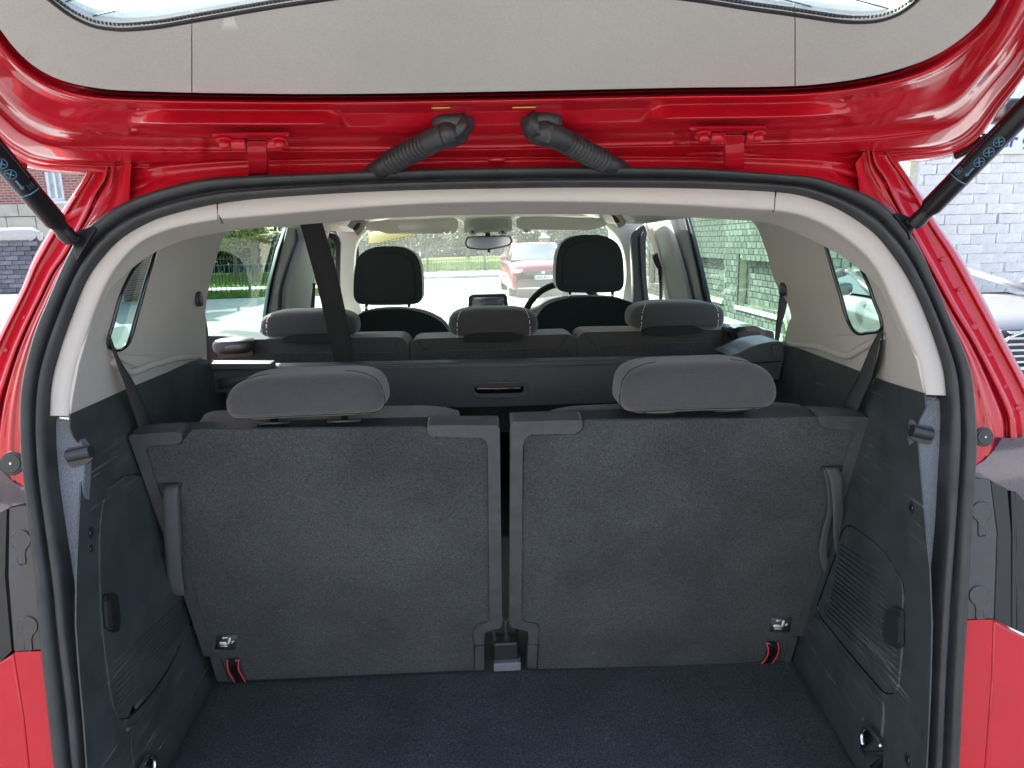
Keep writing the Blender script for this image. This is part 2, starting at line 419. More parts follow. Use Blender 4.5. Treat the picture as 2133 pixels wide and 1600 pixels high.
# re-match the two curves: for each A point take B at the same normalised position, corrected by nearest search
def match(A, B, win=12):
    out = []; last = 0
    for i, a in enumerate(A):
        g = int(i * (len(B) - 1) / (len(A) - 1)); best = None
        for j in range(max(0, g - win), min(len(B), g + win + 1)):
            d = (B[j] - a).length
            if best is None or d < best[0]: best = (d, j)
        j = max(best[1], last); last = j; out.append(B[j].copy())
    # smooth
    for _ in range(6):
        out = [out[0]] + [(out[k - 1] + out[k] * 2 + out[k + 1]) / 4 for k in range(1, len(out) - 1)] + [out[-1]]
    return out
sealB2 = match(sealA, sealB)
prof = [(-.02, -.02), (0, 0), (.03, .007), (.10, .0125), (.2, .015), (.32, .0145), (.43, .011), (.49, .004), (.53, -.002), (.57, .001), (.62, .008), (.70, .0115), (.8, .012), (.9, .009), (.98, .001), (1.02, -.02)]
cur = []
for s, h in prof:
    cur.append([OPEN(*(a.lerp(b, s))) + NO * (h + .002) for a, b in zip(sealA, sealB2)])
seal = loft('door_seal', cur, RUB, car)
jx = 1037
mesh('seal_joint', [OPEN(jx, 352) + NO * .012, OPEN(jx, 396) + NO * .012], [], None, None) if False else None
pj = [OPEN(jx - 1, 352 + 44 * s) + NO * (h + .0032) for s, h in prof[1:-1]]
tube('joint_line', pj, .0007, BLK2, seal, seg=6)
# ---- red surround: silhouette B, gutter G, seal edge A   (both sides)
def side_red(name, Bp, Gp, Ap, sgn):
    n = 70
    B, G, A = sm(Bp, n), sm(Gp, n), sm(Ap, n)
    OUT = plane3(V((0, .86, .95)), V((1, .86, .95)), V((0, 1.01, 1.63)))   # the side of the body lies further forward
    rows = []
    def row(f, dep):
        r = []
        for k in range(n):
            p = B[k].lerp(G[k], f) if f <= 1 else G[k].lerp(A[k], f - 1)
            dd = dep
            if f > 1.4: dd += .018 * max(0, min(1, (450 - p.y) / 90)) ** .8
            r.append(onP(p.x, p.y, OPEN.p - NO * dd, NO))
        return r
    for f, d in [(-.02, .10), (0, .060), (.02, .052), (.08, .047), (.17, .046), (.20, .044), (.23, .045), (.27, .050), (.34, .052), (.55, .050), (.68, .048), (.73, .043), (.80, .039), (.88, .036), (.95, .037), (1.0, .045), (1.03, .060), (1.07, .046), (1.12, .036), (1.22, .031), (1.34, .033), (1.45, .024), (1.55, .020), (1.62, .023), (1.8, .017), (1.96, .014), (2.10, .012), (2.4, .012)]:
        rows.append(row(f, d))
    return loft(name, rows, RED, car)
LB = [(200, 300), (178, 364), (128, 439), (71, 537), (44, 602), (0, 690), (-40, 775), (-75, 850), (-100, 930), (-110, 1010)]
LG = [(232, 300), (224, 366), (202, 405), (184, 449), (142, 526), (113, 566), (88, 616), (44, 710), (16, 790), (0, 850), (-12, 930), (-16, 1010)]
LA = [(262, 330), (250, 432), (216, 456), (175, 491), (145, 545), (111, 623), (84, 687), (64, 758), (56, 798), (52, 860), (53, 930), (62, 1020)]
lred = side_red('rear_pillar', LB, LG, LA, -1)
RB = [(1840, 290), (1869, 335), (1919, 405), (1950, 462), (1997, 530), (2042, 611), (2101, 724), (2133, 783), (2160, 840), (2185, 920)]
RG = [(1812, 300), (1820, 341), (1842, 375), (1862, 420), (1892, 478), (1940, 568), (1980, 642), (2023, 712), (2062, 787), (2095, 860), (2100, 900), (2100, 930)]
RA = [(1790, 330), (1810, 412), (1858, 452), (1887, 488), (1932, 580), (1964, 654), (1999, 736), (2015, 791), (2022, 861), (2025, 920), (2024, 985)]
rred = side_red('rear_pillar', RB, RG, RA, 1)
# roof end panel between the gutters, under the tailgate edge
rp = []
top = sm([(262, 322), (540, 318), (1035, 316), (1500, 314), (1790, 312)], 90)
for f, d in [(-.1, .036), (0, .034), (.22, .034), (.30, .027), (.36, .024), (.42, .028), (.55, .031), (.68, .030), (.78, .022), (.84, .018), (.92, .0165), (1.0, .013), (1.15, .012)]:
    bot = sm([(248, 434), (262, 426), (358, 391), (506, 369), (720, 361), (1035, 352), (1413, 352), (1683, 371), (1784, 402), (1805, 412)], 90)
    rp.append([onP(*(a.lerp(b, f)), OPEN.p - NO * (d + .03 * max(0, 1 - i_ / 5, 1 - (89 - i_) / 5)), NO) for i_, (a, b) in enumerate(zip(top, bot))])
loft('roof_header', rp, RED, car)
# spot welds, plugs
for x, y, s in [(180, 548, 1), (118, 620, 1), (52, 662, 1), (12, 730, 1), (1963, 540, 1), (1998, 603, 1), (2030, 680, 1.6), (2063, 738, 1), (2094, 805, 1), (2122, 850, 1.5)]:
    p = onP(x, y, OPEN.p - NO * .047, NO); pillow('weld_dimple', p, (.0035 * s, .0035 * s, .0014), RED, rred if x > 1000 else lred, e1=1, e2=1, nu=14, nv=8, M=NO.to_track_quat('Z', 'Y').to_matrix())
for x, y, r, pa in [(28, 965, .0155, lred), (2047, 910, .0135, rred)]:
    p = OPEN(x, y) + NO * .0
    disc('rubber_plug', p, NO, r, .004, RUB, pa, bevel=.0015); disc('plug_centre', p, NO, r * .78, .0052, BLK2, pa, bevel=.001); disc('plug_dot', p, NO, r * .12, .0062, STEEL, pa, bevel=.0005, seg=12)
# ---- tail lamp housings + bumper ends
LENS = mat('smoked_lens', (.05, .035, .055), rough=.12, coat=1, var=.2, vscale=40, spots=.03, sscale=120, scol=(.5, .5, .55))
LAMPP = mat('lamp_bracket_plastic', (.045, .047, .052), rough=.36, spec=.5, var=.25, vscale=12, rvar=.12, bump=.1, bscale=500)
LAMPD = mat('lamp_body_plastic', (.018, .020, .024), rough=.4, spec=.4)
def lampside(s, lens, brk, keys, dark, bump1, bump2, extra):
    e = bpy.data.objects
    st = OPEN
    L = panel('tail_lamp', lens, shifted(st, -.012), LENS, car, thick=.03, bevel=.004, grid=8, hf=lambda x, y: -.00016 * abs(x - (60 if s < 0 else 2025)))
    B = panel('lamp_bracket', brk, shifted(st, -.006), LAMPP, car, thick=.02, bevel=.0025, hf=None)
    for (x, y) in keys:
        r = 20
        pts = [(x + r * math.cos(a), y + r * math.sin(a)) for a in [math.radians(t) for t in range(115, 426, 12)]]
        pts = pts + [(x + 8, y + 30), (x + 9, y + 49), (x - 5, y + 50), (x - 6, y + 30)]
        panel('keyhole_cap', pts, shifted(st, -.0045), LAMPP, B, thick=.001, bevel=.0006)
        P3 = [shifted(st, -.0052)(*q) for q in sm(pts, 60, True)]
        tube('keyhole_rim', P3, .0009, GLOSSB, B, closed=True, seg=6)
    for d in dark: panel('lamp_body', d, shifted(st, -.012), LAMPD, L, thick=.02, bevel=.003)
    U = panel('rear_bumper', bump1, shifted(st, -.004), RED, car, thick=.03, bevel=.004)
    panel('bumper_flank', bump2, shifted(st, -.008), RED, U, thick=.03, bevel=.004, smooth=False)
lampside(-1, [(62, 1018), (40, 1014), (20, 1005), (0, 990), (-120, 900), (-200, 1100), (0, 1066), (18, 1056), (66, 1050)],
         rnd([(20, 1058), (66, 1052), (93, 1352), (30, 1357), (18, 1200)], 4),
         [(43, 1125), (57, 1305)], [rnd([(-150, 1100), (0, 1068), (14, 1060), (10, 1200), (24, 1356), (0, 1380), (-150, 1430)], 3)],
         rnd([(30, 1359), (93, 1356), (104, 1440), (124, 1610), (130, 1720), (76, 1720), (52, 1500)], 3),
         [(-160, 1460), (0, 1379), (29, 1360), (51, 1500), (75, 1720), (-160, 1720)],
         lambda x, y: -.008 * max(0, (60 - x) / 200))
lampside(1, [(2026, 975), (2056, 960), (2081, 939), (2102, 913), (2133, 915), (2260, 900), (2300, 1100), (2133, 1042), (2105, 1020), (2065, 999), (2022, 998)],
         rnd([(2019, 997), (2062, 999), (2076, 1110), (2070, 1288), (2006, 1290)], 4),
         [(2045, 1066), (2040, 1241)], [rnd([(2064, 1002), (2098, 1018), (2106, 1110), (2106, 1306), (2072, 1289), (2078, 1110)], 3), rnd([(2106, 1022), (2114, 1024), (2118, 1110), (2117, 1311), (2108, 1307), (2109, 1110)], 2), rnd([(2115, 1023), (2133, 1043), (2260, 1110), (2260, 1370), (2133, 1320), (2119, 1312)], 3)],
         rnd([(2005, 1292), (2068, 1291), (2064, 1420), (2050, 1600), (2040, 1740), (1982, 1740), (1988, 1600), (1998, 1420)], 3),
         [(2069, 1291), (2133, 1326), (2300, 1400), (2300, 1740), (2041, 1740), (2051, 1600), (2065, 1420)],
         lambda x, y: -.008 * max(0, (x - 2070) / 200))
# ---- beige ring around the opening
FL = [(147, 866), (152, 825), (165, 758), (182, 700), (203, 640), (225, 590), (250, 550), (285, 513), (330, 488), (390, 470), (455, 459)]
FT = [(455, 459), (560, 450), (700, 438), (860, 427), (1035, 422), (1200, 422), (1300, 424), (1450, 430), (1612, 440)]
FR = [(1612, 440), (1651, 446), (1690, 458), (1735, 481), (1788, 521), (1827, 568), (1858, 634), (1886, 697), (1909, 751), (1925, 822)]
BT = [(104, 866), (108, 800), (125, 732), (148, 666), (182, 581), (219, 530), (250, 498), (287, 474), (337, 451), (422, 429), (453, 424)]
BTT = [(453, 424), (560, 410), (720, 400), (880, 394), (1035, 391), (1200, 389), (1413, 390), (1540, 394), (1614, 398)]
BTR = [(1614, 398), (1671, 406), (1730, 426), (1776, 452), (1819, 483), (1847, 514), (1886, 570), (1917, 632), (1944, 702), (1964, 768), (1971, 824)]
def ringpiece(name, outer, inner, shrinkA=0, shrinkB=0):
    n = 60
    A, B = sm(outer, n), sm(inner, n)
    if shrinkA: A, B = [A[0].lerp(A[1], .22)] + A[1:], [B[0].lerp(B[1], .22)] + B[1:]
    if shrinkB: A, B = A[:-1] + [A[-1].lerp(A[-2], .22)], B[:-1] + [B[-1].lerp(B[-2], .22)]
    rows = []
    for f, h in [(-.15, -.03), (0, .001), (.1, .004), (.5, .005), (.85, .004), (.96, .001), (1.03, -.006), (1.08, -.016), (1.12, -.05), (1.13, -.075)]:
        rows.append([onP(*(a.lerp(b, f)), OPEN.p + NO * h, NO) for a, b in zip(A, B)])
    gk = [max(0, min(1, (600 - q.y) / 130)) for q in B]
    # the return runs forward, square to the opening, instead of following the camera rays
    for k in range(1, 4):
        base = rows[6]; d = V((0, .022 * k, -.002 * k))
        cen = OPEN(1037, 900)
        rows[6 + k] = [p + d * (.15 + .85 * g_) + (cen - p).normalized() * .0022 * k * g_ for p, g_ in zip(base, gk)]
    return loft(name, rows, BEIGE, car, bevel=0)
ringL = ringpiece('opening_trim', BT, FL, shrinkB=1); ringT = ringpiece('opening_trim', BTT, FT); ringR = ringpiece('opening_trim', BTR, FR, shrinkA=1)
for R_, p0, p1 in [(ringT, (454.5, 427), (463, 466)), (ringT, (1614, 400), (1610, 441))]:
    tube('seam_line', [OPEN(p0[0] + (p1[0] - p0[0]) * t, p0[1] + (p1[1] - p0[1]) * t) + NO * (.0035 if t < .9 else .000) for t in (0, .25, .5, .75, .9, 1)], .0011, BLK2, R_, seg=6)
# ---- quarter trims (side walls) with windows
QWL = sm([(327, 508), (316, 550), (304, 589), (294, 625), (283, 663), (273, 700), (263, 720), (250, 729), (238, 728), (226, 722), (226, 704), (236, 670), (250, 619), (270, 575), (290, 545), (310, 521)], 60, True)
CL = [(481, 455), (466, 490), (455, 525), (445, 560), (438, 590), (431, 622), (428, 650), (430, 700), (431, 756)]
qt_out = [(147, 866), (152, 825), (165, 758), (182, 700), (203, 640), (224, 590), (246, 548), (276, 508), (315, 480), (370, 456), (400, 448), (440, 445)] + CL + [(418, 752), (400, 752), (330, 785), (262, 815)]
qtL = panel('quarter_trim', qt_out, SUL, BEIGE, car, holes=[QWL], thick=.004, bevel=.001, grid=0)
QWR = sm([(1707, 470), (1716, 500), (1728, 540), (1740, 580), (1752, 620), (1763, 660), (1775, 685), (1790, 696), (1806, 694), (1836, 688), (1834, 660), (1822, 630), (1812, 600), (1800, 572), (1780, 530), (1755, 500), (1730, 483)], 60, True)
CR = [(1556, 445), (1580, 480), (1598, 530), (1609, 575), (1620, 600), (1640, 630), (1648, 660), (1640, 680), (1630, 720), (1632, 726)]
qr_out = [(1925, 822), (1909, 751), (1886, 697), (1858, 634), (1827, 568), (1792, 518), (1752, 480), (1710, 455), (1660, 438), (1600, 436)] + CR + [(1644, 722), (1750, 762), (1850, 800)]
qtR = panel('quarter_trim', qr_out, SUR, BEIGE, car, holes=[QWR], thick=.004, bevel=.001, grid=0)
for q, S_, W, par in [(qtL, SUL, QWL, car), (qtR, SUR, QWR, car)]:
    P3 = [shifted(S_, .001)(*p) for p in W]
    tube('window_gasket', P3, .0030, GLOSSB, q, closed=True, seg=8)
    c = sum((V(p) for p in W), V((0, 0))) / len(W)
    big = [c + (V(p) - c) * 1.12 for p in W]
    g = panel('quarter_window', big, shifted(S_, -.008), GTINT, par, thick=0, bevel=0)
# ledges / pockets below the quarter windows
for pts, S_, q in [([(1730, 702), (1840, 694), (1832, 712), (1790, 730), (1768, 736), (1745, 732), (1692, 714)], SUR, qtR), ([(232, 736), (300, 742), (360, 745), (330, 756), (285, 764), (238, 745)], SUL, qtL)]:
    panel('moulded_recess', rnd(pts, 8), shifted(S_, .0025), BEIGE, q, thick=.002, bevel=.0015)
for P_, S_, q in [([(1645, 716), (1700, 722), (1760, 741), (1790, 728), (1838, 700)], SUR, qtR), ([(415, 742), (370, 746), (310, 762), (270, 775), (236, 752)], SUL, qtL)]:
    tube('moulded_rib', [shifted(S_, .003)(*p) for p in sm(P_, 24)], .006, BEIGE, q, seg=10)
# ---- black lower side trims
BL_L = [(147, 866), (262, 815), (330, 785), (400, 752), (418, 752), (700, 700)]
lowL = panel('side_trim', [(147, 863), (262, 811), (330, 781), (400, 748), (418, 748), (520, 760), (620, 1500), (460, 1640), (330, 1720), (186, 1720), (182, 1600), (175, 1500), (166, 1400), (159, 1300), (160, 1200), (164, 1115), (168, 1030), (171, 979), (167, 926), (153, 907), (146, 890)], shifted(SLL, .0015), BLK, car, thick=.002, bevel=0, smooth=False)
lowR = panel('side_trim', [(1925, 819), (1850, 797), (1750, 758), (1644, 718), (1560, 730), (1500, 1500), (1700, 1640), (1800, 1720), (1922, 1740), (1928, 1620), (1934, 1500), (1938, 1400), (1940, 1300), (1936, 1190), (1926, 1090), (1917, 990), (1912, 935), (1908, 890), (1915, 872), (1928, 848)], shifted(SLR, .0015), BLK, car, thick=.002, bevel=0, smooth=False)
# grained strips beside the seal, with lamp/latch pockets
g1 = panel('grained_strip', [(100, 870), (147, 873), (149, 892), (157, 907), (171, 926), (177, 950), (175, 979), (172, 1030), (168, 1115), (164, 1200), (163, 1300), (170, 1400), (179, 1500), (186, 1620), (190, 1720), (120, 1720), (95, 1300), (90, 1000)], shifted(OPEN, -.012), GRAIN, car, thick=.02, bevel=.004)
g2 = panel('grained_strip', [(1971, 829), (1930, 829), (1926, 850), (1912, 872), (1904, 890), (1909, 935), (1913, 990), (1922, 1090), (1932, 1190), (1936, 1300), (1934, 1400), (1930, 1500), (1924, 1620), (1918, 1740), (1990, 1740), (2010, 1300), (1990, 1000)], shifted(OPEN, -.012), GRAIN, car, thick=.02, bevel=.004)
for gp, pts, cyl in [(g1, [(136, 940), (142, 934), (170, 928), (186, 927), (194, 937), (194, 955), (182, 966), (150, 974), (140, 966)], ((141, 950), (190, 940))), (g2, [(1890, 886), (1896, 882), (1940, 888), (1946, 893), (1944, 918), (1936, 927), (1912, 922), (1896, 912)], ((1898, 896), (1940, 906)))]:
    panel('latch_pocket', rnd(pts, 5), shifted(OPEN, -.009), BLK2, gp, thick=.004, bevel=.0012)
    a, b = shifted(OPEN, -.006)(*cyl[0]), shifted(OPEN, -.006)(*cyl[1])
    tube('pocket_pin', [a, b], .008, BLK2, gp, seg=14, bevel=.001)
# storage doors in the side trims
RIB = BLK
dl = sm([(292, 990), (262, 992), (238, 1008), (218, 1040), (209, 1100), (208, 1160), (210, 1250), (214, 1310), (222, 1380), (232, 1450), (242, 1488), (257, 1497), (275, 1488), (312, 1448), (352, 1390), (385, 1325), (398, 1290), (390, 1220), (350, 1120), (315, 1010)], 80, True)
doorL = panel('storage_door', dl, shifted(SLL, .004), BLK, car, thick=.004, bevel=.002, grid=40)
tube('door_gap', [shifted(SLL, .001)(*p) for p in dl], .0022, GLOSSB, doorL, closed=True, seg=6)
dr = sm([(1762, 1097), (1800, 1115), (1835, 1145), (1862, 1185), (1878, 1215), (1880, 1260), (1878, 1340), (1872, 1410), (1866, 1438), (1850, 1444), (1836, 1436), (1780, 1372), (1730, 1310), (1704, 1272), (1715, 1230), (1740, 1160)], 80, True)
doorR = panel('storage_door', dr, shifted(SLR, .004), BLK, car, thick=.004, bevel=.002, grid=40)
tube('door_gap', [shifted(SLR, .001)(*p) for p in dr], .0022, GLOSSB, doorR, closed=True, seg=6)
for k in range(17):     # ribbed faces: ribs run forward and up along the door
    t = k / 16
    a, b = V((1745 - 36 * t, 1130 + 140 * t)), V((1872 + 2 * t - max(0, .55 - t) * 75, 1212 + 215 * t - max(0, .4 - t) * 60))
    if inside(b - V((4, 3)), dr):
        tube('door_rib', [shifted(SLR, .0046)(*(a.lerp(b, s))) for s in (.08, .5, .97)], .0010, BLK, doorR, seg=6)
for k in range(9):
    t = k / 8
    a, b = V((392, 1240 + 60 * t)), V((232 + 10 * t, 1385 + 95 * t))
    tube('door_rib', [shifted(SLL, .0044)(*(a.lerp(b, s))) for s in (.04, .5, .96)], .0006, BLK, doorL, seg=6)
for S_, dd, rec, grip in [(SLR, doorR, [(1858, 1262), (1876, 1268), (1877, 1345), (1870, 1352), (1843, 1340), (1838, 1325), (1842, 1275)], [(1855, 1282), (1872, 1284), (1871, 1340), (1852, 1334)]),
                     (SLL, doorL, [(219, 1238), (238, 1234), (247, 1242), (252, 1290), (250, 1315), (238, 1318), (222, 1306)], [(222, 1252), (230, 1252), (235, 1312), (226, 1306)])]:
    panel('handle_recess', rnd(rec, 6), shifted(S_, .008), GLOSSB if dd is doorL else BLK2, dd, thick=.004, bevel=.002)
    panel('finger_grip', rnd(grip, 2), shifted(S_, .011), BLK2, dd, thick=.004, bevel=.001)
# plastic clips and lower mouldings
for S_, q, x, y, r in [(SLL, lowL, 187, 1110, .0085), (SLL, lowL, 187, 1143, .006), (SLR, lowR, 1901, 1058, .0085), (SLR, lowR, 1893, 1583, .009)]:
    disc('trim_clip', S_(x, y), S_.n, r, .002, BLK2, q, seg=20); disc('clip_centre', S_(x, y), S_.n, r * .5, .0032, GLOSSB, q, seg=14)
def rim_lines(S_, q, curves):
    for c, r in curves: tube('moulded_edge', [shifted(S_, .0005)(*p) for p in sm(c, 30)], r, BLK, q, seg=8)
rim_lines(SLL, lowL, [([(395, 1305), (340, 1420), (290, 1500), (262, 1520)], .004), ([(432, 1392), (400, 1445), (372, 1500), (330, 1560)], .0025), ([(274, 1530), (272, 1550), (278, 1600), (284, 1640)], .0016)])
rim_lines(SLR, lowR, [([(1700, 1282), (1735, 1335), (1790, 1400), (1838, 1462), (1842, 1480), (1838, 1540)], .004), ([(1672, 1335), (1720, 1400), (1765, 1455), (1800, 1500)], .0025), ([(1842, 1440), (1843, 1480)], .0015)])
# tie down eyes
for S_, q, ring, pocket in [(SLR, lowR, [(1797, 1552), (1795, 1528), (1802, 1516), (1812, 1518), (1824, 1534), (1836, 1556)], [(1790, 1520), (1803, 1510), (1830, 1530), (1842, 1566), (1838, 1610), (1812, 1600), (1792, 1560)]),
                            (SLL, lowL, [(290, 1606), (300, 1586), (311, 1575), (320, 1578), (322, 1590), (320, 1612)], [(288, 1600), (302, 1575), (318, 1566), (328, 1575), (330, 1610), (318, 1650), (285, 1650)])]:
    panel('tie_down_cup', rnd(pocket, 8), shifted(S_, .0015), GLOSSB, q, thick=.002, bevel=.001)
    tube('tie_down_ring', [shifted(S_, .010)(*p) for p in sm(ring, 24)], .0036, CHROME, q, seg=10)
# ---- boot floor
fa, fb, fc, fd = onZ(296, 1700, FLZ), onZ(452, 1403, FLZ), onZ(1650, 1368, FLZ), onZ(1838, 1690, FLZ)
fb = fb + (fb - fa).normalized() * .12; fc = fc + (fc - fd).normalized() * .12
nx, ny = 60, 24; vs = []; fs = []
for j in range(ny + 1):
    for i in range(nx + 1):
        a = fa.lerp(fd, i / nx); b = fb.lerp(fc, i / nx); p = a.lerp(b, j / ny)
        p.z += .0012 * math.sin(i * .7 + j * .3) - .004 * (1 if i in (0, nx) else 0); vs.append(p)
for j in range(ny):
    for i in range(nx): k = j * (nx + 1) + i; fs.append((k, k + 1, k + nx + 2, k + nx + 1))
mesh('boot_floor', vs, fs, FLOORC, car, solid=.02, facecam=True)
# ---- inner body: floor, doors, roof skin, lower skins (close the cabin so light enters by the glass only)
INN = mat('cabin_floor', (.02, .02, .022), rough=.9)
box('cabin_floor', (.03, 2.5, .34), (1.5, 3.0, .04), INN, car, bevel=0)
box('boot_well', (.03, 1.5, .52), (1.3, .9, .3), INN, car, bevel=0)
box('rear_valance', (.03, .83, .50), (1.35, .10, .46), RED, car, bevel=.02)
for s, X in ((-1, -.735), (1, .805)):
    box('rear_door', (X, 2.12, .78), (.06, .95, .86), RED, car, bevel=.02)
    box('front_door', (X, 3.12, .78), (.06, 1.03, .86), RED, car, bevel=.02)
    box('rear_wing', (X - s * .02, 1.28, .79), (.06, .70, .82), RED, car, bevel=.02)
    box('door_card', (X - s * .055, 2.6, .85), (.04, 2.0, .72), BLK2, car, bevel=.01)
    for yy in (1.35, 4.05):
        wh = [V((X - s * .02, yy + .32 * math.cos(a), .32 + .32 * math.sin(a))) for a in [2 * math.pi * k / 36 for k in range(36)]]
        tw = prism('wheel', wh, V((s * -.2, 0, 0)), RUB, car, bevel=.02)
        disc('wheel_rim', (X - s * .015, yy, .32), (s, 0, 0), .2, .01, STEEL, tw)
roofrows = []; headrows = []
for k in range(22):
    Y = .99 + k * (3.27 - .99) / 21; t = k / 21
    zc = 1.665 + .055 * math.sin(math.pi / 2 * min(1, t * 1.6 + .1))
    hw = .62 + .06 * min(1, t * 2) if t < .8 else .68 - .04 * (t - .8) / .2
    row = []; row2 = []
    for i in range(25):
        a = -1 + 2 * i / 24; drop = .085 * abs(a) ** 4
        row.append(V((CXC + a * hw, Y, zc - drop)))
        row2.append(V((CXC + a * (hw - .045), Y, zc - .035 - .075 * abs(a) ** 5)))
    roofrows.append(row); headrows.append(row2)
loft('roof_panel', roofrows, RED, car, solid=.008, facecam=False)
loft('headliner', headrows, BEIGE2, car, solid=.004, facecam=True)
bonnet = []
for k in range(10):
    t = k / 9; Y = 3.72 + t * .95; z = 1.10 - .30 * t ** 2.4
    bonnet.append([V((CXC + (-1 + 2 * i / 16) * (.74 - .1 * t * t), Y, z - .10 * abs(-1 + 2 * i / 16) ** 3)) for i in range(17)])
loft('bonnet', bonnet, RED, car, solid=.01, facecam=False)
box('front_end', (.03, 4.4, .55), (1.5, .6, .5), RED, car, bevel=.08)
# grille the gap under dash
box('firewall', (.03, 3.62, .78), (1.42, .04, .84), BLK2, car, bevel=0)
# =================================================================== CABIN
# ---- door frames and pillars, seen through the cabin
DRUB = mat('door_frame_black', (.016, .022, .026), rough=.35)
DGRY = mat('door_frame_inner', (.040, .048, .052), rough=.5)
PILL = mat('pillar_trim_cloth', (.38, .43, .39), rough=.8, bump=.1, bscale=900, bdist=.0003)
def sp(name, pts, S_, m, par=car, off=0, th=.012, bev=.003, r=0, g=0):
    return panel(name, rnd(pts, r) if r else pts, shifted(S_, off) if off else S_, m, par, thick=th, bevel=bev, grid=g)
# left rear door frame
lf = sp('door_frame', [(598, 452), (604, 452), (601, 462), (581, 521), (563, 593), (553, 665), (540, 730), (620, 730), (598, 650), (602, 602), (617, 548), (634, 499), (627, 462), (640, 452)], SFL, DRUB, off=-.02)
sp('frame_band', [(604, 458), (619, 460), (612, 500), (592, 560), (578, 620), (571, 700), (556, 700), (563, 640), (575, 575), (592, 510)], SFL, DGRY, lf, off=-.012, th=.006)
sp('pillar_trim', [(627, 455), (640, 450), (720, 452), (700, 470), (686, 480), (672, 530), (655, 580), (648, 640), (645, 700), (598, 700), (602, 602), (617, 548), (634, 499)], SFL, PILL, off=.002, th=.03, bev=.008)
# left front door: seal and frame
dfl = sp('door_frame', sm([(686, 484), (697, 486), (706, 497), (709, 512), (708, 600), (712, 700), (690, 700), (697, 600), (698, 520), (692, 500), (684, 495)], 40, True), surfY(3.05), DRUB, th=.03)
sp('belt_anchor_cover', [(668, 462), (690, 470), (688, 482), (682, 500), (676, 510), (671, 500)], SFL, BEIGE, off=.02, th=.01, r=3)
# right side
rf = sp('door_frame', [(1378, 446), (1440, 440), (1430, 447), (1445, 500), (1462, 570), (1478, 640), (1495, 740), (1420, 740), (1433, 640), (1418, 570), (1398, 500), (1388, 470)], SFR, DRUB, off=-.02)
sp('frame_band', [(1412, 455), (1424, 450), (1436, 500), (1452, 570), (1466, 640), (1475, 700), (1458, 700), (1448, 620), (1432, 540), (1416, 480)], SFR, DGRY, rf, off=-.012, th=.006)
sp('pillar_trim', [(1352, 454), (1378, 446), (1388, 470), (1398, 500), (1418, 570), (1433, 640), (1436, 700), (1400, 700), (1393, 624), (1380, 570), (1364, 500), (1353, 470)], SFR, PILL, off=.002, th=.03, bev=.008)
sp('pillar_edge', [(1339, 462), (1353, 458), (1366, 505), (1381, 570), (1398, 640), (1400, 690), (1388, 690), (1385, 620), (1372, 560), (1356, 505), (1346, 480)], SFR, BEIGE, off=.012, th=.02, bev=.004)
dfr = sp('door_frame', sm([(1342, 468), (1326, 478), (1316, 492), (1316, 520), (1319, 570), (1319, 620), (1316, 690), (1360, 690), (1350, 610), (1346, 560), (1345, 510), (1348, 490)], 50, True), surfY(3.15), DRUB, th=.03)
sp('frame_band', sm([(1340, 482), (1334, 494), (1335, 520), (1338, 570), (1343, 620), (1350, 690), (1357, 690), (1348, 600), (1346, 520), (1346, 492)], 30, True), surfY(3.12), DGRY, dfr, th=.01)
for x, y, S_ in ((1349, 471, SFR), (1351, 477, SFR), (681, 483, SFL)):
    disc('belt_adjuster', shifted(S_, .022 if x > 1000 else .032)(x, y), S_.n, .012, .006, WHITEM, car, seg=16)
# belt reel guides in the front doorways
tube('front_belt', [onY(x, y, 2.75) for x, y in [(1374, 560), (1377, 600), (1376, 640), (1376, 690)]], .012, WEB, car, seg=8, sq=.3)
panel('belt_guide', rnd([(1359, 535), (1369, 526), (1379, 560), (1377, 561), (1369, 560), (1362, 548)], 2), surfY(2.74), BLK2, car, thick=.02, bevel=.004)
tube('front_belt', [onY(x, y, 2.75) for x, y in [(652, 590), (650, 640), (651, 690)]], .012, WEB, car, seg=8, sq=.3)
# A pillars and upper corners
sp('windscreen_pillar', sm([(700, 470), (745, 462), (766, 478), (752, 494), (741, 515), (737, 560), (741, 610), (752, 660), (715, 680), (709, 600), (710, 520), (704, 492)], 50, True), surfY(3.22), BEIGE2, th=.05, bev=.012)
sp('windscreen_pillar', sm([(1262, 462), (1300, 455), (1345, 462), (1322, 480), (1314, 500), (1315, 560), (1317, 620), (1312, 690), (1288, 690), (1297, 620), (1304, 570), (1298, 520), (1284, 490), (1270, 478)], 60, True), surfY(3.22), BEIGE2, th=.05, bev=.012)
# cantrails: rounded rails from the headliner to the doors
for P_, S_ in [([(620, 452), (680, 455), (720, 462), (752, 470)], None), ([(1262, 458), (1300, 458), (1340, 455), (1395, 444)], None)]:
    pts = []
    for i, (x, y) in enumerate(P_):
        Y = [2.3, 2.6, 2.9, 3.15][i] if x < 1000 else [3.15, 2.9, 2.6, 2.3][i]
        pts.append(onY(x, y - 6, Y) + V((0, 0, .02)))
    tube('cantrail', sm(pts, 16), .050, BEIGE2, car, seg=14)
# grab handles
for P_, m_ in (([(728, 474), (738, 462), (748, 458), (757, 464), (752, 478), (742, 487)], 0), ([(1270, 448), (1277, 441), (1287, 446), (1298, 460), (1296, 466), (1286, 470)], 0)):
    Y = 2.75
    g = tube('grab_handle', [onY(x, y, Y) for x, y in sm(P_, 20)], .012, BEIGE, car, seg=8, sq=.8)
    panel('handle_recess', rnd([(P_[0][0] + 3, P_[0][1] - 1), (P_[2][0] - 1, P_[2][1] + 4), (P_[3][0] - 3, P_[3][1] + 4), (P_[5][0] - 3, P_[5][1] - 4)], 3), surfY(Y + .012), BLK2, g, thick=.004, bevel=.001)
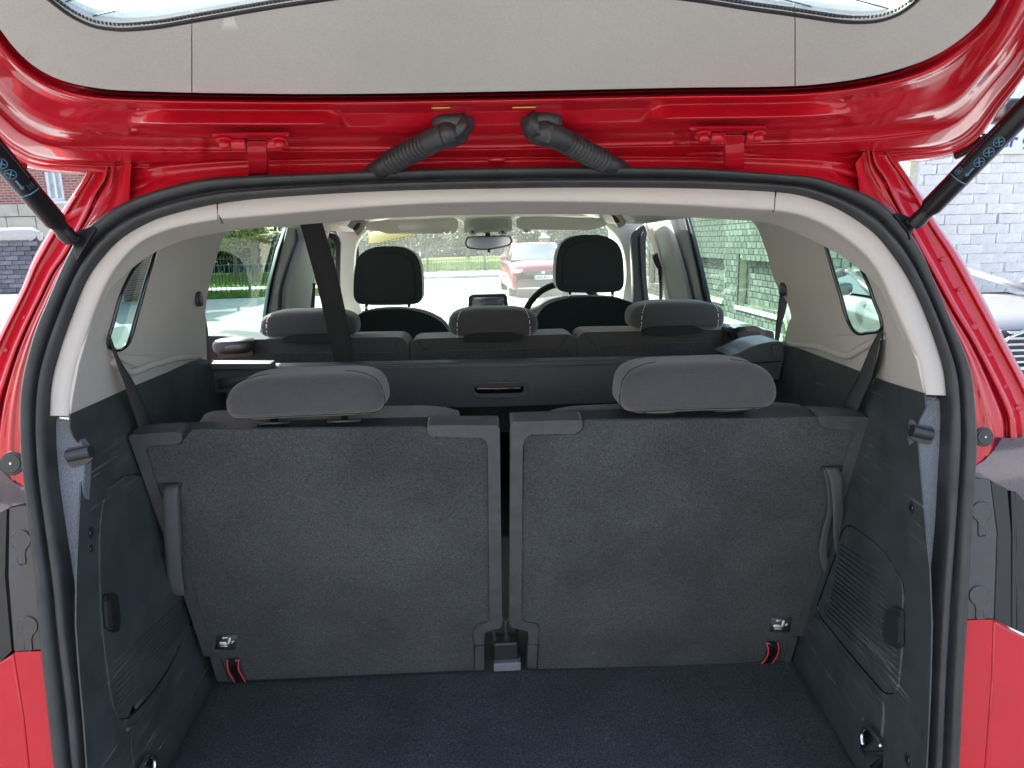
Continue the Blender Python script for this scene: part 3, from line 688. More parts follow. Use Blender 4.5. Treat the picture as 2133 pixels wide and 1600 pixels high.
# windscreen, header rail, dash
HDR = surfY(3.18)
sp('windscreen_header', [(735, 440), (1300, 432), (1300, 470), (1270, 472), (1265, 452), (1078, 452), (1066, 462), (1066, 470), (968, 474), (962, 462), (950, 457), (765, 463), (745, 478), (735, 470)], surfY(3.27), BEIGE2, th=.04, bev=.01)
wt0, wt1 = V((-.56, 3.25, 1.70)), V((.62, 3.25, 1.70)); wb0, wb1 = V((-.68, 3.92, 1.16)), V((.74, 3.92, 1.16))
rows = []
for k in range(9):
    t = k / 8; rows.append([wt0.lerp(wb0, t).lerp(wt1.lerp(wb1, t), i / 16) + V((0, .10 * (1 - ((i / 8) - 1) ** 2), .0)) for i in range(17)])
loft('windscreen', rows, GWIND, car)
DASH = mat('dash_top', (.50, .50, .47), rough=.6, bump=.2, bscale=700, bdist=.0005, var=.1)
d0 = onY(700, 650, 3.15)
rows = []
for Y, z in [(2.95, .95), (2.97, 1.16), (3.02, 1.215), (3.15, 1.232), (3.4, 1.235), (3.7, 1.232), (3.86, 1.232), (3.98, 1.20), (4.0, 1.05)]:
    rows.append([V((-.66 + 1.38 * i / 12, Y, z - .02 * abs(i / 6 - 1) ** 3)) for i in range(13)])
loft('dashboard', rows, DASH, car, solid=.01)
# visors
def visor(pts, Y, lab=None):
    v = panel('sun_visor', rnd(pts, [3, 8, 8, 3][:len(pts)] if len(pts) == 4 else 7), surfY(Y), BEIGE2, car, thick=.022, bevel=.006)
    return v
v1 = visor([(762, 462), (800, 459), (880, 456), (943, 452), (955, 458), (954, 478), (945, 487), (806, 487), (790, 482), (762, 480)], 3.08)
panel('visor_label', [(829, 471), (887, 470), (889, 480), (832, 481)], surfY(3.055), WHITEM, v1, thick=.001, bevel=0)
v2 = visor([(1075, 460), (1082, 451), (1130, 450), (1265, 455), (1266, 470), (1240, 477), (1225, 480), (1085, 478), (1076, 474)], 3.08)
for v, x in ((v1, 931), (v2, 1096)):
    tube('visor_clip', [onY(x - 7, 482, 3.05), onY(x, 485 - (3 if x > 1000 else 0), 3.04), onY(x + 7, 482, 3.05)], .008, CHROME, v, seg=8)
con = panel('roof_console', rnd([(967, 462), (972, 453), (1062, 450), (1067, 460), (1067, 482), (967, 486)], 6), surfY(3.02), BEIGE2, car, thick=.05, bevel=.010)
panel('console_panel', rnd([(976, 462), (984, 457), (1052, 455), (1060, 460), (1058, 477), (978, 479)], 4), surfY(3.012), PILL, con, thick=.008, bevel=.003)
for x in (984, 1047): pillow('map_light', onY(x, 481, 2.99), (.022, .02, .018), BEIGE, con, e1=1, e2=1, nu=18, nv=10); disc('light_switch', onY(x, 483, 2.972), (0, -1, 0), .006, .004, BLK2, con, seg=12)
mir = panel('rear_view_mirror', sm([(970, 500), (976, 493), (1000, 491.5), (1040, 490.5), (1060, 491), (1066, 497), (1066, 506), (1060, 512), (1040, 517), (1016, 521), (990, 520), (974, 517), (969, 509)], 50, True), surfY(3.02), BLK2, car, thick=.035, bevel=.006)
MIRR = mat('mirror_face', (.30, .33, .34), rough=.08, metal=1)
panel('mirror_glass', sm([(973, 501), (978, 495), (1002, 494), (1040, 493), (1058, 493), (1063, 498), (1063, 505), (1057, 510), (1038, 514.5), (1014, 518), (990, 517), (976, 514), (972, 508)], 50, True), surfY(3.018), MIRR, mir, thick=.002, bevel=.0005)
tube('mirror_stem', [onY(1016, 485, 3.10), onY(1016, 492, 3.05)], .012, BLK2, mir, seg=10)
tube('mirror_lever', [onY(1018, 519, 3.0), onY(1018.5, 526, 3.0)], .006, BLK2, mir, seg=8)
# info display on the dash
dis = panel('dash_display', rnd([(975, 640), (976, 619), (983, 614), (1050, 612), (1056, 616), (1059, 640)], 3), surfY(3.12), BLK2, car, thick=.10, bevel=.006)
panel('display_screen', [(983, 638), (984, 620), (1049, 618), (1051, 638)], surfY(3.115), mat('screen_face', (.10, .10, .13), rough=.25), dis, thick=.003, bevel=0)
# steering wheel
cw = onY(1178, 668, 2.98); cw.z -= .02
st = tube('steering_wheel', [cw + V((.185 * math.cos(a), .055 * math.sin(a), .178 * math.sin(a))) for a in [2 * math.pi * k / 48 for k in range(48)]], .015, LEATH, car, closed=True, seg=12)
pillow('steering_hub', cw + V((0, .03, -.01)), (.07, .03, .06), LEATH, st, e1=.7, e2=.7)
pillow('instrument_hood', onY(1170, 640, 3.16) + V((0, 0, -.03)), (.17, .10, .08), BLK2, car, e1=.8, e2=.8)
# ---- front seats
def front_seat(hp, cxp, yt, Y, dome):
    s = thing('front_seat', '', '', (0, 0, 0)); del s['label'], s['category']
    s.name = 'front_seat'; WORLD[s.name] = Matrix.Identity(4); put(s, car)
    WORLD[s.name] = Matrix.Identity(4)
    hr = panel('headrest', hp, surfY(Y), LEATH, s, thick=.10, bevel=.035, bseg=5, grid=18, hf=lambda x, y: 0)
    return s, hr
def rect_head(x0, x1, y0, y1): 
    w = x1 - x0
    return sm([(x0 + 14, y0 + 18), (x0 + w * .28, y0 + 3), (x0 + w * .5, y0), (x0 + w * .72, y0 + 3), (x1 - 14, y0 + 18), (x1 - 3, y0 + 45), (x1, y1 - 30), (x1 - 3, y1 - 10), (x1 - 18, y1 - 2), (x0 + w * .5, y1), (x0 + 18, y1 - 2), (x0 + 3, y1 - 12), (x0, y1 - 32), (x0 + 3, y0 + 45)], 60, True)
for (x0, x1, y0, y1, posts, domepts) in [
    (736, 880, 513, 636, (763, 852), [(730, 720), (728, 690), (736, 664), (760, 650), (800, 645), (850, 646), (890, 655), (920, 672), (934, 692), (940, 720)]),
    (1157, 1300, 489, 610, (1187, 1276), [(1100, 720), (1106, 690), (1118, 660), (1140, 635), (1180, 622), (1230, 619), (1280, 621), (1310, 628), (1330, 645), (1345, 720)])]:
    s, hr = front_seat(rect_head(x0, x1, y0, y1), 0, 0, 2.66, None)
    Y = 2.66
    inner = [V(((p.x - (x0 + x1) / 2) * .80 + (x0 + x1) / 2, (p.y - (y0 + y1) / 2) * .82 + (y0 + y1) / 2 + 3)) for p in rect_head(x0, x1, y0, y1)]
    panel('headrest_panel', inner, surfY(Y - .004), LEATH, hr, thick=.012, bevel=.008, bseg=4)
    for px in posts:
        tube('headrest_post', [onY(px, y1 - 6, Y + .05), onY(px, y1 + 18, Y + .05)], .0065, CHROME, hr, seg=10)
        disc('post_collar', onY(px, y1 + 17, Y + .04), (0, -.3, 1), .017, .008, BLK2, s, seg=18)
    bk = sm(domepts, 50)
    poly = bk + [V((bk[-1].x + 4, 1000)), V((bk[0].x - 4, 1000))]
    panel('backrest', poly, surfY(Y + .01), CLOTH3, s, thick=.12, bevel=.03, bseg=4)
# ---- second row
Y2 = 1.62
def prow(name, n_=None):
    e = bpy.data.objects.new(name, None); COL.objects.link(e); put(e, car); WORLD[e.name] = Matrix.Identity(4); return e
for i, (bx, hx, hy) in enumerate([((456, 706, 851, 703), (550, 748), (643, 706)), ((855, 707, 1202, 697), (935, 1119), (638, 703)), ((1205, 694, 1585, 683), (1306, 1500), (625, 689))]):
    e = prow('middle_row_seat')
    x0, ya, x1, yb = bx
    out = rnd([(x0, ya + 6), (x0 + 14, ya - 1), (x1 - 16, yb - 1), (x1, yb + 10), (x1 + 2, 900), (x0 - 2, 900)], [8, 10, 14, 8, 2, 2])
    if i == 0: out = rnd([(432, 700), (462, ya - 6), (530, 707), (x1 - 16, yb - 1), (x1 - 1, yb + 12), (x1 + 2, 900), (430, 900)], [2, 4, 2, 12, 8, 2, 2])
    if i == 2: out = rnd([(x0, ya + 6), (x0 + 12, ya - 2), (1500, 687), (1530, 682), (1612, 700), (1614, 900), (x0 - 2, 900)], [8, 10, 2, 6, 6, 2, 2])
    b = panel('backrest', out, surfY(Y2), CLOTH2, e, thick=.11, bevel=.014, bseg=4, grid=45)
    a0, a1 = (470, 828) if i == 0 else ((876, 1186) if i == 1 else (1234, 1560))
    yt = (ya + yb) / 2 + 31 - (5 if i else 0)
    sl_ = (yb - ya) / (x1 - x0)
    ins = rnd([(a0, yt + sl_ * (a0 - (x0 + x1) / 2)), (a1, yt + sl_ * (a1 - (x0 + x1) / 2)), (a1 + 1, 890), (a0 - 1, 890)], [18, 18, 2, 2])
    panel('back_carpet', ins, surfY(Y2 - .004), CARPET, b, thick=.006, bevel=.002)
    for (sx, sy, tx, ty) in ((x0 + 12, ya + 2, x0 + 34, ya + 24), (x1 - 16, yb + 2, x1 - 36, yb + 26)):
        if not (i == 0 and sx < 500) and not (i == 2 and sx > 1500):
            tube('stitch_seam', [onY(sx, sy, Y2 - .001), onY(tx, ty, Y2 - .001)], .0008, BLK2, b, seg=5)
    # headrest: rounded roll
    cx_, cy_ = (hx[0] + hx[1]) / 2, (hy[0] + hy[1]) / 2
    c = onY(cx_, cy_, Y2 + .03); hw = (onY(hx[1], cy_, Y2 + .03) - onY(hx[0], cy_, Y2 + .03)).length / 2; hh = (onY(cx_, hy[0], Y2 + .03) - onY(cx_, hy[1], Y2 + .03)).length / 2
    def shp(q, hw=hw, hh=hh):
        f = 1 - .16 * max(0, q.z / hh) ** 2; q.x *= f
        if q.z < -hh * .5: q.z = -hh * .5 + (q.z + hh * .5) * (.55 + .25 * abs(q.x / hw))
        return q
    hr = pillow('headrest', c, (hw, .055, hh), CLOTH2, e, e1=.55, e2=.38, fn=shp, M=Matrix.Rotation(.02, 3, 'Y'))
    for sgn in (-1, 1):
        pts = []
        for k in range(14):
            v = -.9 + 1.9 * k / 13; q = V((sgn * hw * .80, -.056 * (abs(math.cos(v)) ** .55), hh * sgp(math.sin(v), .55))); q = shp(q); pts.append(c + q + V((0, -.0005, 0)))
        for k in range(0, 13):
            tube('stitch', [pts[k].lerp(pts[k + 1], .2), pts[k].lerp(pts[k + 1], .75)], .0007, WHITEM, hr, seg=5)
    panel('headrest_foot', rnd([(cx_ - 62, hy[1] - 1), (cx_ - 40, hy[1] - 9), (cx_ + 40, hy[1] - 11), (cx_ + 62, hy[1] - 3), (cx_ + 58, hy[1] + 7), (cx_ - 60, hy[1] + 9)], 5), surfY(Y2 - .028), CLOTH3, hr, thick=.04, bevel=.006)
    if i == 0:
        k = pillow('release_handle', onY(487, 720, Y2 - .035), (.045, .03, .018), BLK2, e, e1=.6, e2=.7)
        pillow('handle_slot', onY(490, 724, Y2 - .062), (.024, .006, .006), FRAME, k, e1=.7, e2=.7, nu=16, nv=8)
        panel('handle_shroud', rnd([(448, 712), (470, 704), (524, 706), (528, 742), (455, 748)], 6), surfY(Y2 - .012), BLK2, e, thick=.02, bevel=.004)
    if i == 2:
        k = panel('release_handle', rnd([(1520, 690), (1535, 681), (1575, 678), (1596, 690), (1592, 706), (1530, 712)], 8), surfY(Y2 - .05), GLOSSB, e, thick=.04, bevel=.008)
        panel('handle_slot', rnd([(1535, 694), (1556, 690), (1584, 692), (1582, 702), (1538, 706)], 4), surfY(Y2 - .053), BLK2, k, thick=.004, bevel=.001)
        panel('handle_shroud', rnd([(1510, 686), (1520, 680), (1612, 690), (1614, 730), (1512, 725)], 6), surfY(Y2 - .02), BLK2, e, thick=.03, bevel=.006)
# ---- belts
def belt(name, Lp, Rp, YL, par=car, m=WEB, th=.0016):
    n = 24
    A = sm([onY(x, y, Y) for (x, y), Y in zip(Lp, YL)], n); B = sm([onY(x, y, Y) for (x, y), Y in zip(Rp, YL)], n)
    return strap(name, A, B, m, par, thick=th)
belt('centre_belt', [(618, 440), (640, 520), (662, 600), (682, 690), (704, 790)], [(664, 440), (688, 520), (709, 600), (728, 690), (749, 790)], [1.20, 1.27, 1.34, 1.42, 1.50])
def beltS(Lp, Rp, fs):
    n = 24
    A = sm([f(x, y) for (x, y), f in zip(Lp, fs)], n); B = sm([f(x, y) for (x, y), f in zip(Rp, fs)], n)
    strap('quarter_belt', A, B, WEB, car, thick=.0016)
def sv(S_, d): return shifted(S_, d)
beltS([(225, 696), (240, 745), (258, 795), (275, 845), (291, 897)], [(228.5, 698), (247, 745), (277, 795), (300, 845), (321, 897)], [sv(SUL, .006), sv(SUL, .012), sv(SUL, .02), sv(SLL, .020), sv(SLL, .014)])
beltS([(1833, 688), (1815, 722), (1788, 785), (1766, 825), (1747, 868)], [(1838, 690), (1829, 722), (1816, 785), (1798, 825), (1780, 868)], [sv(SUR, .006), sv(SUR, .014), sv(SUR, .022), sv(SLR, .020), sv(SLR, .014)])
beltS([(1835, 692), (1833, 728), (1824, 762), (1810, 800)], [(1839, 694), (1839, 728), (1833, 762), (1818, 800)], [sv(SUR, .004), sv(SUR, .006), sv(SUR, .008), sv(SUR, .010)])
belt('pillar_belt', [(402, 622), (410, 660), (418, 700), (422, 760)], [(420, 630), (428, 660), (434, 700), (437, 775)], [1.60, 1.60, 1.60, 1.60])
belt('pillar_belt', [(1626, 600), (1621, 640), (1616, 680), (1612, 730)], [(1643, 603), (1638, 640), (1628, 680), (1619, 730)], [1.60, 1.62, 1.64, 1.66])
pillow('belt_slot_cover', SUL(411, 622) + SUL.n * .004, (.004, .014, .014), BLK2, car, e1=.7, e2=.7, nu=18, nv=10)
pillow('belt_slot_cover', SUR(1634, 602) + SUR.n * .004, (.004, .014, .014), BLK2, car, e1=.7, e2=.7, nu=18, nv=10)
# rear door glass
panel('rear_door_window', [(430, 440), (605, 440), (600, 470), (575, 560), (552, 680), (545, 760), (425, 760), (415, 620)], surfX(-.70), GREARD, car, thick=0, bevel=0)
panel('rear_door_window', [(1425, 430), (1590, 430), (1640, 600), (1650, 760), (1490, 760), (1470, 640), (1440, 520)], surfX(.77), GREARD, car, thick=0, bevel=0)
panel('front_door_window', [(640, 450), (715, 450), (715, 720), (640, 720)], surfX(-.70), GCLR, car, thick=0, bevel=0)
panel('front_door_window', [(1340, 445), (1402, 445), (1402, 720), (1340, 720)], surfX(.77), GCLR, car, thick=0, bevel=0)
# ---- third row seats
SB = plane3(V((0, 1.02, 1.27)), V((1, 1.02, 1.27)), V((0, 1.15, .76)))
def off(d): return shifted(SB, d)
def third(side, full, carpet, frames_, lower, hb, discs, cushion, loopL, loopR, icon, tab):
    e = prow('rear_seat')
    panel('seat_shell', full, off(-.004), BLK2, e, thick=.035, bevel=.004)
    cp = panel('back_carpet', carpet, off(.0), CARPET, e, thick=.006, bevel=.002)
    panel('back_carpet', lower, off(-.0015), CARPET, e, thick=.006, bevel=.0015)
    for f in frames_: panel('back_frame', f, off(.004), FRAME, e, thick=.03, bevel=.0028, bseg=3)
    panel('seat_cushion', cushion, off(-.012), CLOTH, e, thick=.07, bevel=.02, bseg=4)
    # headrest
    x0, x1, y0, y1, tilt = hb; y0 += 9; y1 -= 12
    Yh = 1.045; cx_, cy_ = (x0 + x1) / 2, (y0 + y1) / 2
    c = onY(cx_, cy_, Yh); hw = (onY(x1, cy_, Yh) - onY(x0, cy_, Yh)).length / 2; hh = (onY(cx_, y0, Yh) - onY(cx_, y1, Yh)).length / 2
    def shp(q):
        f = 1 - .10 * max(0, (q.z / hh + .3)) ** 2; q = V((q.x * f, q.y, q.z))
        if q.z > 0: q.y += q.z * .45
        if q.z < -hh * .62: q.z = -hh * .62 + (q.z + hh * .62) * (.80 + .35 * abs(q.x / hw) ** 2) ; q.y *= .97
        return q
    M = Matrix.Rotation(tilt, 3, 'Y')
    hr = pillow('headrest', c, (hw, .052, hh), CLOTH, e, e1=.44, e2=.30, fn=shp, M=M, nu=72, nv=44)
    def on(u, v, lift=.0003):
        q = V((hw * sgp(math.cos(v), .44) * sgp(math.cos(u), .30), .052 * sgp(math.cos(v), .44) * sgp(math.sin(u), .30), hh * sgp(math.sin(v), .44)))
        q = shp(q); return c + M @ (q * (1 + lift / .05))
    U0, U1 = -math.pi + .16, -.16
    tube('stitch_seam', [on(U0 + (U1 - U0) * k / 30, -.62) for k in range(31)], .0008, CLOTH3, hr, seg=5)
    for uu in (-math.pi + .19, -.19):
        tube('stitch_seam', [on(uu, -.62 + 1.9 * k / 16) for k in range(17)], .0007, CLOTH3, hr, seg=5)
    for uu in (-math.pi * .66, -math.pi * .36):
        tube('stitch_seam', [on(uu, -.62 - .35 * k / 6) for k in range(7)], .0007, CLOTH3, hr, seg=5)
    for x, y in discs:
        p = onY(x, y, 1.055); d_ = disc('headrest_guide', p, (0, .25, 1), .027, .004, FRAME, e, seg=26, bevel=.0018, rx=1)
        tube('headrest_post', [p, p + V((0, 0, .03))], .006, CHROME, e, seg=10)
    # pull loop
    for A, B, nm in loopL + loopR:
        n = 30
        L_ = sm([off(h)(x, y) for x, y, h in A], n); R_ = sm([off(h)(x, y) for x, y, h in B], n)
        strap('pull_loop', L_, R_, TAPE, e, thick=.0014)
    # icon: folding seat sign
    ox, oy, sk = icon
    def ic(pts): return [(ox + x + sk * (y) * .02, oy + y) for x, y in pts]
    lab = panel('label_patch', ic([(-3, -4), (40, -5), (34, 26), (-8, 25)]), off(.0022), BLK, e, thick=.0008, bevel=0)
    for P_ in [[(0, 12), (3, 9.5), (14, 10), (17, 14), (15, 16.5), (3, 16)], [(2, 17.6), (17, 17.6), (18.5, 18.6), (17, 19.4), (3, 19.3)], [(17, 13), (20.5, 1 + sk * 0), (24, 1), (25, 3), (21.5, 14), (19, 15)], [(6, 1.5), (10, -1.5), (10, .2), (17, -.6), (18, 1.2), (11, 2.4), (10.5, 4)], [(24.5, 9), (30, 7), (32, 8.4), (27, 10.4)], [(25, 11.4), (29, 10.6), (29, 12), (25.5, 12.6)]]:
        panel('seat_symbol', ic(P_), off(.0030), WHITEM, lab, thick=.0005, bevel=0)
    # red edged tab
    A, B = tab
    L_ = sm([off(h)(x, y) for x, y, h in A], 16); R_ = sm([off(h)(x, y) for x, y, h in B], 16)
    tb = strap('release_strap', L_, R_, GLOSSB, e, thick=.0012)
    tube('red_edge', L_, .0013, REDED, tb, seg=8); tube('red_edge', R_, .0013, REDED, tb, seg=8)
    return e
fullL = rnd([(268, 902), (374, 894), (1040, 879), (1046, 1308), (1011, 1320), (1009, 1396), (475, 1421), (452, 1420), (436, 1367), (424, 1365)], 4)
carpL = rnd([(305, 930), (378, 926), (388, 905), (400, 888), (888, 882), (895, 900), (1008, 908), (1018, 920), (1022, 1292), (990, 1303), (986, 1335), (452, 1366), (436, 1366)], 5)
lowLc = [(441, 1366), (987, 1335), (990, 1396), (475, 1419), (462, 1419)]
frL1 = rnd([(267, 903), (272, 897), (362, 891), (376, 893), (381, 905), (379, 920), (366, 926), (312, 929), (303, 937), (323, 1000), (358, 1092), (396, 1205), (440, 1345), (441, 1367), (424, 1367), (350, 1140)], [6, 3, 4, 4, 6, 8, 8, 8, 6, 2, 2, 2, 2, 3, 3, 2])
frL2 = rnd([(437, 1368), (456, 1367), (476, 1419), (453, 1421)], 3)
frL3 = rnd([(889, 881), (897, 877), (1036, 877), (1041, 884), (1046, 1300), (1042, 1308), (1009, 1318), (1008, 1342), (989, 1345), (986, 1318), (990, 1305), (1015, 1297), (1020, 1290), (1017, 1000), (1016, 925), (1007, 912), (912, 910), (893, 899)], [4, 4, 6, 3, 4, 6, 3, 3, 3, 3, 6, 6, 6, 2, 8, 8, 10, 8])
frL4 = rnd([(989, 1347), (1008, 1346), (1009, 1395), (990, 1397)], 2)
ticks = []
def down(P): return [V((p[0], p[1] + (9 if p[1] < 900 else (7 if p[1] < 907 else 0)))) for p in P]
third(-1, down(fullL), down(carpL), [down(frL1), frL2, down(frL3), frL4], lowLc, (486, 808, 765, 873, -.012), [(572, 884), (718, 880)],
      rnd([(392, 908), (412, 901), (520, 895), (700, 891), (880, 888), (925, 892), (955, 900), (1000, 1300), (440, 1300)], [4, 14, 20, 20, 20, 14, 4, 4, 4]),
      [([(343, 1013, .006), (340, 1040, .016), (342, 1120, .020), (348, 1190, .020), (354, 1232, .018), (362, 1242, .010)], [(371, 1010, .006), (370, 1040, .016), (374, 1120, .020), (378, 1190, .020), (384, 1232, .018), (384, 1240, .010)], 'front')],
      [([(350, 1013, .004), (354, 1040, .006), (356, 1120, .007), (360, 1190, .008), (366, 1241, .009)], [(372, 1010, .004), (374, 1040, .006), (378, 1120, .007), (380, 1190, .008), (384, 1240, .009)], 'back')],
      (456, 1328, 0), ([(474, 1374, .004), (474, 1388, .009), (477, 1400, .010), (484, 1412, .008), (488, 1421, .006)], [(498, 1373, .004), (496, 1388, .009), (498, 1398, .010), (505, 1410, .008), (511, 1421, .006)]))
fullR = rnd([(1063, 881), (1213, 876), (1704, 867), (1813, 870), (1764, 1036), (1664, 1327), (1646, 1382), (1118, 1394), (1099, 1393), (1100, 1316), (1062, 1306)], 4)
carpR = rnd([(1092, 908), (1204, 904), (1216, 892), (1216, 878), (1704, 870), (1708, 886), (1718, 893), (1772, 894), (1778, 900), (1756, 968), (1662, 1320), (1640, 1330), (1122, 1342), (1120, 1305), (1088, 1297), (1084, 1285)], 5)
lowRc = [(1121, 1342), (1660, 1329), (1646, 1381), (1119, 1394)]
frR1 = rnd([(1063, 887), (1068, 879), (1208, 875), (1214, 879), (1213, 894), (1200, 904), (1104, 906), (1094, 914), (1089, 930), (1086, 1290), (1094, 1297), (1117, 1300), (1122, 1306), (1120, 1342), (1101, 1342), (1100, 1315), (1066, 1308), (1061, 1300)], [6, 4, 4, 4, 10, 10, 8, 8, 4, 6, 5, 4, 4, 2, 2, 4, 5, 5])
frR2 = rnd([(1101, 1344), (1120, 1344), (1117, 1392), (1098, 1392)], 2)
frR3 = rnd([(1703, 868), (1722, 866), (1808, 869), (1814, 878), (1764, 1037), (1720, 1165), (1675, 1325), (1655, 1325), (1682, 1240), (1715, 1110), (1752, 985), (1778, 903), (1770, 895), (1722, 893), (1708, 886)], [4, 4, 6, 6, 2, 2, 3, 3, 2, 2, 2, 8, 8, 8, 5])
frR4 = rnd([(1645, 1328), (1662, 1327), (1646, 1381), (1632, 1382)], 2)
third(1, fullR, carpR, [frR1, frR2, frR3, frR4], lowRc, (1283, 1600, 742, 862, .0), [(1371, 862), (1514, 858)],
      rnd([(1135, 905), (1165, 896), (1200, 889), (1300, 884), (1500, 877), (1640, 879), (1700, 884), (1715, 892), (1650, 1300), (1120, 1300)], [4, 10, 14, 20, 20, 20, 14, 4, 4, 4]),
      [([(1717, 974, .006), (1729, 1000, .016), (1735, 1060, .026), (1737, 1120, .032), (1742, 1165, .032), (1728, 1196, .018), (1722, 1200, .014)], [(1746, 974, .006), (1757, 1000, .014), (1758, 1060, .018), (1758, 1120, .020), (1762, 1165, .022), (1758, 1190, .018), (1745, 1200, .014)], 'front')],
      [([(1714, 978, .004), (1722, 1010, .006), (1724, 1060, .008), (1712, 1110, .012), (1707, 1150, .014), (1712, 1180, .014), (1722, 1200, .013)], [(1730, 976, .004), (1740, 1010, .006), (1738, 1060, .008), (1728, 1110, .010), (1724, 1150, .012), (1730, 1180, .014), (1744, 1200, .013)], 'back')],
      (1610, 1292, 1), ([(1596, 1338, .004), (1600, 1350, .009), (1600, 1362, .010), (1594, 1374, .008), (1586, 1383, .006)], [(1620, 1338, .004), (1622, 1350, .009), (1620, 1362, .010), (1614, 1374, .008), (1607, 1382, .006)]))
# loose fibres caught in the carpets
FIB = mat('pale_lint', (.13, .14, .15), rough=1)
def lint(name, n, place, up, seed):
    r_ = random.Random(seed); vs, fs = [], []
    for i in range(n):
        p = place(r_); L_ = r_.uniform(.002, .008) * (1.6 if r_.random() < .08 else 1); a = r_.uniform(0, 6.28); bend = r_.uniform(-2, 2)
        t1 = up.orthogonal().normalized(); t2 = up.cross(t1); pts = []
        for k in range(5):
            q = a + bend * k / 4; p = p + (t1 * math.cos(q) + t2 * math.sin(q)) * L_ / 4; pts.append(p + up * (.0004 + .0008 * math.sin(k)))
        v, f = tube_data(pts, r_.uniform(.00008, .00020), seg=3); b = len(vs); vs += v; fs += [tuple(b + j for j in g) for g in f]
    for i in range(n // 8):
        p = place(r_) + up * .0006; s = r_.uniform(.0005, .0011); b = len(vs)
        vs += [p + t1 * s, p - t1 * s * .6 + t2 * s, p - t1 * s * .5 - t2 * s, p + up * s]; fs += [(b, b + 1, b + 3), (b + 1, b + 2, b + 3), (b + 2, b, b + 3)]
    return mesh(name, vs, fs, FIB, car, kind='stuff', smooth=False)
lint('carpet_lint', 230, lambda r_: off(.0014)(r_.uniform(400, 1010), r_.uniform(905, 1380)), SB.n, 5)
lint('carpet_lint', 260, lambda r_: off(.0014)(r_.uniform(1095, 1700), r_.uniform(895, 1370)), SB.n, 6)
lint('carpet_lint', 260, lambda r_: onZ(r_.uniform(400, 1700), 1400 + 220 * r_.random(), FLZ + .0016), V((0, 0, 1)), 8)
# slot plates at the loops
for x0, x1, y in ((340, 374, 1010), (1714, 1748, 974)):
    box('loop_slot', SB((x0 + x1) / 2, y) + NO * .002, (.034, .006, .006), BLK2, car, bevel=.001)
# latch between the seats
lat = box('floor_latch', SB(1055, 1382) + V((0, .06, .005)), (.05, .08, .05), BLK2, car, bevel=.006)
box('latch_plate', SB(1057, 1394) + V((0, .02, 0)), (.052, .03, .018), mat('grey_latch_plastic', (.16, .16, .20), rough=.5), lat, bevel=.003)
box('latch_post', SB(1043, 1358) + V((0, .07, 0)), (.018, .02, .05), BLK2, lat, bevel=.002); box('latch_post', SB(1070, 1358) + V((0, .07, 0)), (.018, .02, .05), BLK2, lat, bevel=.002)
# ---- load cover: a cassette resting across the boot behind the middle row
SHE = mat('load_cover_vinyl', (.055, .062, .066), rough=.6, var=.1, vscale=200, bump=.3, bscale=800, bdist=.0005, rvar=.08, scratch=.2)
CAS = mat('cassette_plastic', (.060, .072, .078), rough=.42, bump=.2, bscale=900, bdist=.0003, rvar=.1)
sc = onY(1035, 790, 1.42)
shelf = thing('load_cover', 'dark grey retractable load cover with a handle slot behind the two rear headrests', 'load cover', (sc.x, 1.42, 1.20))
YS = 1.42
panel('cover_flap', [(470, 777), (700, 770), (1040, 764), (1590, 752), (1590, 834), (1285, 838), (1040, 847), (900, 850), (640, 855), (470, 858)], surfY(YS), SHE, shelf, holes=[rnd([(986, 800), (1097, 798), (1097, 822), (988, 825)], 6)], thick=.004, bevel=.001, grid=30, hf=lambda x, y: .003 * math.sin(x * .012) * (y - 760) / 90)
fr_ = panel('handle_bezel', rnd([(982, 797), (1100, 794), (1103, 820), (1092, 830), (994, 832), (984, 822)], 9), surfY(YS - .003), CAS, shelf, holes=[rnd([(989, 803), (1091, 800), (1091, 815), (1086, 819), (996, 821), (990, 817)], 4)], thick=.006, bevel=.002)
panel('slot_lip', rnd([(989, 802), (1091, 799), (1091, 805), (989, 808)], 2), surfY(YS + .003), FRAME, fr_, thick=.006, bevel=.001)
panel('slot_back', rnd([(984, 798), (1098, 796), (1098, 826), (986, 828)], 3), surfY(YS + .03), GLOSSB, fr_, thick=.002, bevel=0)
mid = panel('cover_rail', rnd([(440, 768), (1035, 758), (1600, 744), (1600, 750), (1035, 764), (440, 775)], 2), surfY(YS - .006), CAS, shelf, thick=.01, bevel=.003)
t0, t1, t2, t3 = onY(440, 766, YS), onY(1600, 743, YS), onY(1600, 743, YS) + V((0, .035, .002)), onY(440, 766, YS) + V((0, .035, .002))
prism('cover_top', [t0, t1, t2, t3], V((0, 0, -.012)), CAS, shelf, bevel=.004)
ec = prism('end_cap', [onY(422, 757, YS - .02), onY(565, 757, YS - .02), onY(565, 757, YS - .02) + V((0, .032, .0015)), onY(422, 757, YS - .02) + V((-.0, .032, .0015))], V((0, 0, -.014)), CAS, shelf, bevel=.003)
panel('end_cap_face', rnd([(430, 772), (560, 770), (560, 800), (552, 815), (445, 818), (436, 790)], 3), surfY(YS - .008), CAS, shelf, thick=.04, bevel=.003)
panel('loose_tape', [(452, 790), (475, 786), (540, 785), (512, 800), (486, 806), (456, 812)], surfY(YS - .012), SHE, shelf, thick=.001, bevel=0)
panel('end_cap_hump', rnd([(1518, 742), (1545, 733), (1575, 718), (1605, 712), (1630, 711), (1633, 740), (1630, 752), (1560, 755)], [2, 4, 10, 10, 6, 3, 3, 3]), surfY(YS - .02), CAS, shelf, thick=.10, bevel=.008, bseg=3)
panel('end_cap_face', rnd([(1560, 757), (1630, 754), (1622, 790), (1600, 793), (1575, 790)], 3), surfY(YS - .012), CAS, shelf, thick=.05, bevel=.003)
